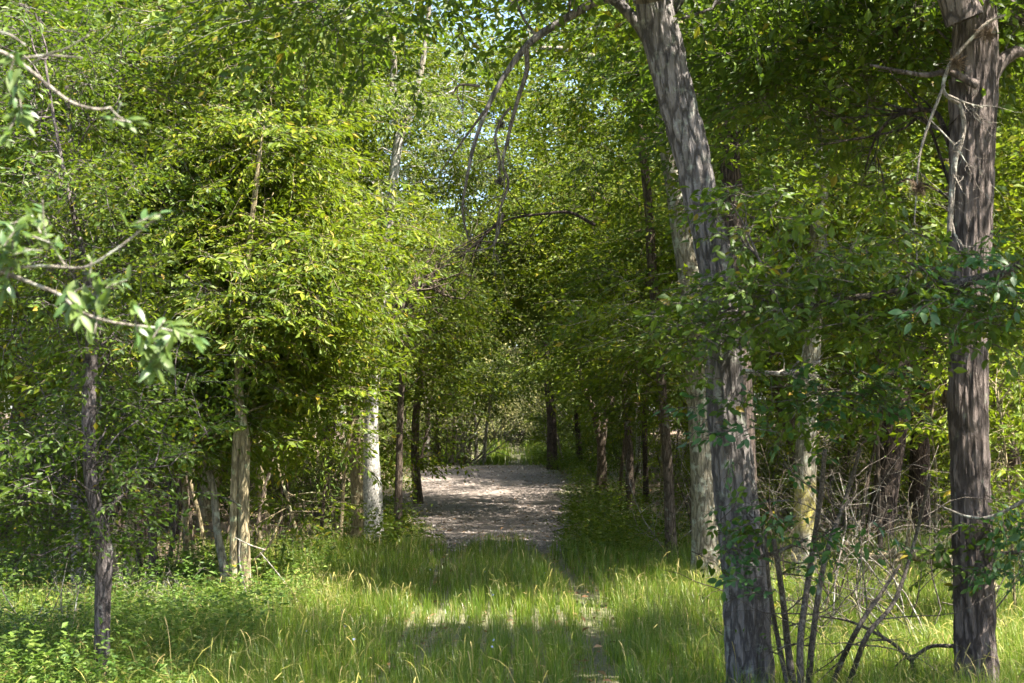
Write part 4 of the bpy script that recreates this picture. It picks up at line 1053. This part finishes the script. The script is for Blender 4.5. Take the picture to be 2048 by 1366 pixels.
# ball moss on the vine and the right oak
for k_, (px, py, rpx, lab) in enumerate([(1974, 68, 20, 'tan ball moss tuft high on the right oak trunk'), (1910, 125, 20, 'tan ball moss tuft on the bend of the lichen vine'),
        (1838, 375, 27, 'large tan ball moss tuft hanging left of the right oak'), (1002, 250, 10, 'dark moss knot, upper one on the hanging dead branch'), (998, 362, 11, 'dark moss knot, lower one on the hanging dead branch'), (2040, 40, 28, 'shaded moss tuft in the top right corner')]):
    rg = np.random.default_rng(500+k_); c = P(px, py, 8.65 if k_ < 3 else 9.02); n_ = 150; s = rpx*m_per_px(9.05)
    d = norm(rg.normal(0, 1, (n_, 3))); L = s*rg.uniform(.6, 1.25, n_)
    W = Wood(); p1 = d*(L*.55)[:, None]; p2 = d*L[:, None]+rg.normal(0, s*.18, (n_, 3))
    W.many(np.zeros((n_, 3)), p1, p2, np.full(n_, .0022), np.full(n_, .0008))
    mm = M['twig_grey'] if k_ < 3 else M['twig_dark']
    if k_ < 3:
        if 'moss' not in M: M['moss'] = bark('ball_moss', (.26, .17, .10), (.46, .36, .26), 40)
        mm = M['moss']
    o = W.build('ball_moss', mm); o.location = c; tag(o, lab, 'moss')

# ------------------------------------------------------------------ near leafy branches with single leaves
def leaf_proto(asp, m, fold=.10, curl=.16):
    ts = np.linspace(0, 1, 7); V = []; 
    for t_ in ts:
        wv = asp*.5*math.sin(math.pi*min(1, t_**.85))**.8 if 0 < t_ < 1 else 0.004
        zc = -curl*t_*t_
        V += [(t_, -wv, zc+fold*wv*2), (t_, 0, zc), (t_, wv, zc+fold*wv*2)]
    fa = []
    for i in range(6):
        a = i*3; fa += [[a, a+3, a+4, a+1], [a+1, a+4, a+5, a+2]]
    me_o = mesh('leaf', np.array(V), [np.array(fa)], m, None, True)
    me = me_o.data; bpy.data.objects.remove(me_o); return me
def lf_variants(asps, m): return [leaf_proto(a, m, .1+.05*i, .1+.1*i) for i, a in enumerate(asps)]
m_near = [leafmat('fresh_leaf_a', [(0, (.055, .115, .022)), (1, (.08, .15, .03))], (.22, .34, .04), .42, .5, .35),
          leafmat('fresh_leaf_b', [(0, (.07, .13, .03)), (1, (.095, .16, .04))], (.22, .32, .05), .38, .5, .35),
          leafmat('fresh_leaf_c', [(0, (.05, .12, .04)), (1, (.07, .15, .045))], (.2, .36, .05), .4, .4, .5)]
LFG = [leaf_proto(.36, m_near[0], .1, .12), leaf_proto(.40, m_near[1], .16, .2), leaf_proto(.33, m_near[2], .08, .28)]
m_sh = [leafmat('shade_leaf_a', [(0, (.025, .085, .025)), (1, (.035, .105, .03))], (.08, .24, .03), .34, .5, .4),
        leafmat('shade_leaf_b', [(0, (.04, .11, .03)), (1, (.05, .13, .035))], (.12, .30, .03), .36, .5, .4),
        leafmat('shade_leaf_c', [(0, (.09, .2, .03)), (1, (.11, .22, .04))], (.2, .4, .03), .4, .36, .5)]
LSH = [leaf_proto(.5, m_sh[0], .1, .12), leaf_proto(.46, m_sh[1], .14, .2), leaf_proto(.52, m_sh[0], .06, .1), leaf_proto(.5, m_sh[2], .1, .15)]

def put_leaf(me, T, org, p_, d, z, s):
    d = norm(d); z = norm(z-d*np.dot(z, d)); y = np.cross(z, d)
    o = bpy.data.objects.new('leaf', me); col.objects.link(o); o.parent = T
    from mathutils import Matrix
    q = p_-org
    o.matrix_local = Matrix(((d[0]*s, y[0]*s, z[0]*s, q[0]), (d[1]*s, y[1]*s, z[1]*s, q[1]), (d[2]*s, y[2]*s, z[2]*s, q[2]), (0, 0, 0, 1)))

def leafy_branch(name, label, axes, mat, whorls, Ls, lens, seed, Y, n_per=(5, 8)):
    """axes: photo polylines of the wood; whorls: photo positions of leaf rosettes with a heading"""
    rg = np.random.default_rng(seed); W = Wood()
    org = P(*axes[0][0][0], Y)
    T = thing(name, label, 'branch', org)
    for k_, (pts, w_) in enumerate(axes):
        W.tube([P(a, b, Y+.03*math.sin(i+k_)) for i, (a, b) in enumerate(pts)], [.68*w_/2*m_per_px(Y)*(1-.55*i/len(pts)) for i in range(len(pts))], 8, max(12, len(pts)*6), .12, 0, seed)
    for (px, py, ang, sc_) in whorls:
        c = P(px+rg.normal(0, 4), py, Y+rg.normal(0, .05)); a = rad(ang); hd = np.array([math.cos(a), rg.normal(0, .25), math.sin(a)])
        W.tube([c-hd*.05, c-hd*.02, c], [.0022, .002, .0018], 5, 5)
        for q in range(rg.integers(n_per[0], n_per[1]+1)):
            d = norm(hd*.75+rg.normal(0, .62, 3)*np.array([1, 1, .9])); z = norm(np.array([rg.normal(0, .45), -.5+rg.normal(0, .3), .9]))
            put_leaf(Ls[rg.integers(len(Ls))], T, org, c-hd*rg.uniform(-.01, .08), d, z, rg.uniform(*lens)*sc_)
    W.build('stem', mat, T, org); return T

Yf = 3.3
leafy_branch('leafy_branch', 'pale branch with sparse leaves reaching in at the upper left corner',
    [([(-60, 85), (0, 103), (40, 125), (90, 165), (140, 203), (190, 218), (222, 215)], 13), ([(40, 118), (80, 112), (120, 112), (165, 116)], 9), ([(60, 130), (95, 108), (130, 98), (178, 70)], 7), ([(-20, 60), (20, 70), (50, 90)], 9), ([(218, 214), (240, 235), (262, 245)], 5)],
    M['twig_grey'], [(262, 245, -10, 1.), (20, 160, 250, 1.), (30, 200, 260, 1.1), (45, 240, 280, 1.1), (15, 270, 250, 1.), (5, 130, 200, .8), (235, 205, 60, .5)], LFG, (.026, .044), 71, Yf, (11, 17))
leafy_branch('leafy_branch', 'thin branch with a fresh leafy tip rising at the left edge',
    [([(-80, 545), (0, 540), (80, 532), (130, 535), (175, 533), (230, 500), (285, 458), (320, 430)], 10), ([(130, 530), (110, 500), (90, 465), (85, 400)], 6), ([(0, 470), (40, 495), (85, 502)], 6)],
    M['twig_grey'], [(320, 428, 25, 1.), (85, 420, 100, 1.), (30, 470, 90, 1.1), (10, 450, 200, 1.), (40, 455, 60, 1.), (60, 500, 10, .8), (110, 488, -20, .8), (180, 520, 80, .6), (8, 500, 250, 1.1), (60, 430, 120, .8)], LFG, (.028, .048), 72, Yf, (11, 17))
leafy_branch('leafy_branch', 'long pale branch sloping down from the left edge with clustered leaves',
    [([(-80, 530), (0, 543), (60, 565), (120, 590), (155, 620), (205, 640), (262, 650), (320, 657), (370, 668)], 12), ([(135, 600), (160, 578), (205, 570), (240, 568)], 6), ([(310, 655), (320, 690), (318, 715)], 4)],
    M['twig_grey'], [(140, 620, 255, 1.1), (165, 640, 300, 1.1), (205, 560, 60, 1.), (250, 560, 20, 1.), (200, 625, 80, .8), (280, 665, 280, 1.1), (318, 718, 250, 1.2), (312, 735, 290, 1.1), (370, 668, -10, 1.15), (330, 640, 60, .9), (390, 675, -30, 1.), (5, 580, 260, .9), (190, 590, 100, .9), (300, 745, 240, .9)], LFG, (.030, .052), 73, Yf, (11, 17))

def leaf_mass(name, label, axes, blobs, Y, Ls, seed, lens, mat, cap=290, cat='branch'):
    """a branch full of single leaves; the first 'cap' leaves are parts, the rest one joined part"""
    rg = np.random.default_rng(seed); W = Wood(); org = P(*axes[0][0][0], Y)
    T = thing(name, label, cat, org); att = []
    for pts, w_, y0, y1 in axes:
        q, _ = W.tube([P(a, b, y0+(y1-y0)*i/max(1, len(pts)-1)) for i, (a, b) in enumerate(pts)], [w_/2*m_per_px(Y)*(1-.6*i/len(pts)) for i in range(len(pts))], 8, 24, .1, 0, seed); att += list(q)
    fr_, asp = crown(W, blobs, 'nearoak', att, rg, (.15, .15, .07), 6, .8, True, 1.)
    Pp, D, Z, S = fr_
    order = np.argsort(Pp[:, 1]); near = order[:cap]; rest = order[cap:]
    for i in near: put_leaf(Ls[rg.choice(len(Ls), p=[.4, .3, .25, .05])], T, org, Pp[i], D[i], Z[i], S[i]*.95)
    if len(rest):
        c = leaf_mesh('foliage', [Pp[rest], D[rest], Z[rest], S[rest]], asp, M['leaf_oak'], T, org, True); c['kind'] = 'stuff'
    W.build('twigs', mat, T, org)['kind'] = 'stuff'; return T
leaf_mass('leafy_branch', 'dense dark green leafy branch crossing in front of the right oak', [([(2100, 500), (2010, 545), (1900, 570), (1790, 585), (1680, 600), (1560, 620)], 24, 7.4, 8.2), ([(1900, 570), (1850, 540), (1800, 520)], 10, 7.6, 8)],
    [blob(1960, 590, 7.5, 110, 60, .35, 11), blob(1800, 590, 7.8, 130, 55, .35, 14), blob(1640, 600, 8.1, 120, 50, .35, 12), blob(1530, 580, 8.2, 90, 50, .3, 7), blob(2020, 500, 7.4, 60, 50, .3, 4), blob(1480, 430, 8.4, 50, 40, .2, 5), blob(1440, 610, 8.4, 60, 60, .2, 8), blob(1930, 650, 7.8, 60, 30, .2, 4)],
    7.6, LSH, 81, (.04, .08), M['twig_dark'])
leaf_mass('leafy_branch', 'drooping dark leaf cluster hanging between the two oaks', [([(1850, 690), (1790, 740), (1730, 790)], 14, 8.5, 8.5)],
    [blob(1710, 800, 8.5, 90, 50, .25, 9), blob(1640, 830, 8.5, 40, 25, .2, 3)], 8.5, LSH, 82, (.04, .08), M['twig_dark'])
leaf_mass('leafy_sprig', 'dark oak leaf sprig sprouting low on the leaning oak', [([(1500, 1120), (1550, 1105), (1610, 1080)], 10, 8.6, 8.3)],
    [blob(1560, 1095, 8.4, 50, 30, .12, 5)], 8.4, LSH, 83, (.04, .08), M['twig_dark'], cat='sprig')
leaf_mass('leafy_sprig', 'dark leaf sprig sprouting low on the right oak', [([(2090, 1110), (2030, 1105), (1970, 1110)], 10, 8.6, 8.7)],
    [blob(1975, 1112, 8.65, 36, 26, .12, 4), blob(2030, 1105, 8.65, 36, 18, .12, 3)], 8.65, LSH, 84, (.04, .08), M['twig_dark'], cat='sprig')
leaf_mass('leafy_sprig', 'small leafy sprouts high on the leaning oak trunk', [([(1450, 840), (1430, 850), (1440, 880)], 6, 8.7, 8.5)],
    [blob(1440, 860, 8.6, 30, 20, .1, 2)], 8.6, LSH, 85, (.04, .08), M['twig_dark'], cat='sprig')

# bright lance leaved sapling at the right edge
rg = np.random.default_rng(91); W = Wood(); b0 = P(2030, 1180, 12.5); b0[2] = float(ground_h(b0[0], b0[1]))
T = thing('sapling', 'bright green sapling with drooping narrow leaves right of the right oak', 'sapling', b0)
q, _ = W.tube([b0, P(2020, 1000, 12.5), P(2010, 900, 12.5), P(1995, 780, 12.5)], [.015, .012, .01, .006], 7, 20)
fr_, asp = crown(W, [blob(2010, 820, 12.5, 50, 90, .5, 12), blob(2020, 950, 12.5, 40, 60, .4, 4)], 'lance', list(q), rg, (.25, .25, .2), 5)
c = leaf_mesh('foliage', fr_, asp, M['leaf_sun'], T, b0, True); c['kind'] = 'stuff'
W.build('stem', M['bark_tan'], T, b0)
# pale spiky weed in the lit grass, left
rg = np.random.default_rng(92)
for (px, py, lab) in [(590, 1215, 'pale silvery weed glowing in the lit grass at the left'), (640, 1190, 'small silvery weed beside the larger silvery weed')]:
    Yq = 12.8; b0 = P(px, py, Yq); b0[2] = float(ground_h(b0[0], b0[1])); T = thing('silver_weed', lab, 'weed', b0); W = Wood(); tips = []
    for _ in range(6): grow(W, b0, norm(np.array([rg.normal(0, .4), rg.normal(0, .4), 1.])), rg.uniform(.25, .42), .003, 2, rg, .15, 0, (3, 5), 4, .7, tips)
    W.build('stems', M['straw'], T, b0)['kind'] = 'stuff'; tp = np.array([a for a, b in tips]); td = np.array([b for a, b in tips]); z = norm(rg.normal(0, 1, td.shape)); z = norm(z-td*(z*td).sum(1)[:, None])
    c = leaf_mesh('foliage', [tp, td, z, rg.uniform(.02, .04, len(tp))], .4, M['leaf_grey'], T, b0); c['kind'] = 'stuff'

# small blue wildflowers
mb, t, p = newmat('blue_petal'); p.inputs['Base Color'].default_value = (.38, .40, .72, 1); p.inputs['Roughness'].default_value = .6
ang = np.linspace(0, 2*math.pi, 6)[:-1]
Vp = [(0, 0, 0)]
for a_ in ang: Vp += [(math.cos(a_-.35)*.7, math.sin(a_-.35)*.7, .1), (math.cos(a_), math.sin(a_), .05), (math.cos(a_+.35)*.7, math.sin(a_+.35)*.7, .1)]
fp = np.array([[0, 1+3*i, 2+3*i, 3+3*i] for i in range(5)])
fo = mesh('petals', np.array(Vp)*.010, [fp], mb); pet = fo.data; bpy.data.objects.remove(fo)
W = Wood(); W.tube([np.array([0, 0, 0.]), np.array([.01, 0, .15]), np.array([0, .01, .30])], [.0018, .0015, .001], 4, 6); so = W.build('stem', M['grass']); stm = so.data; bpy.data.objects.remove(so)
for (px, py) in [(690, 1298), (707, 1330), (835, 1340), (985, 1332), (986, 1348), (937, 1208), (968, 1165), (1088, 1168), (940, 1300), (640, 1290), (960, 1070), (1010, 1095), (862, 1160), (1120, 1060), (610, 1310), (985, 1222)]:
    Yq = base_Y(px, py+40); q = P(px, py+40, Yq); q[2] = float(ground_h(q[0], q[1]))
    T = thing('wildflower', 'tiny pale blue wildflower on a thin stem in the grass', 'flower', q, 'blue wildflowers in the grass', rs.uniform(0, 6))
    a1 = bpy.data.objects.new('stem', stm); a2 = bpy.data.objects.new('petals', pet)
    for o in (a1, a2): col.objects.link(o); o.parent = T
    a2.location = (0, .01, .30); a2.rotation_euler = (.9, 0, 0)
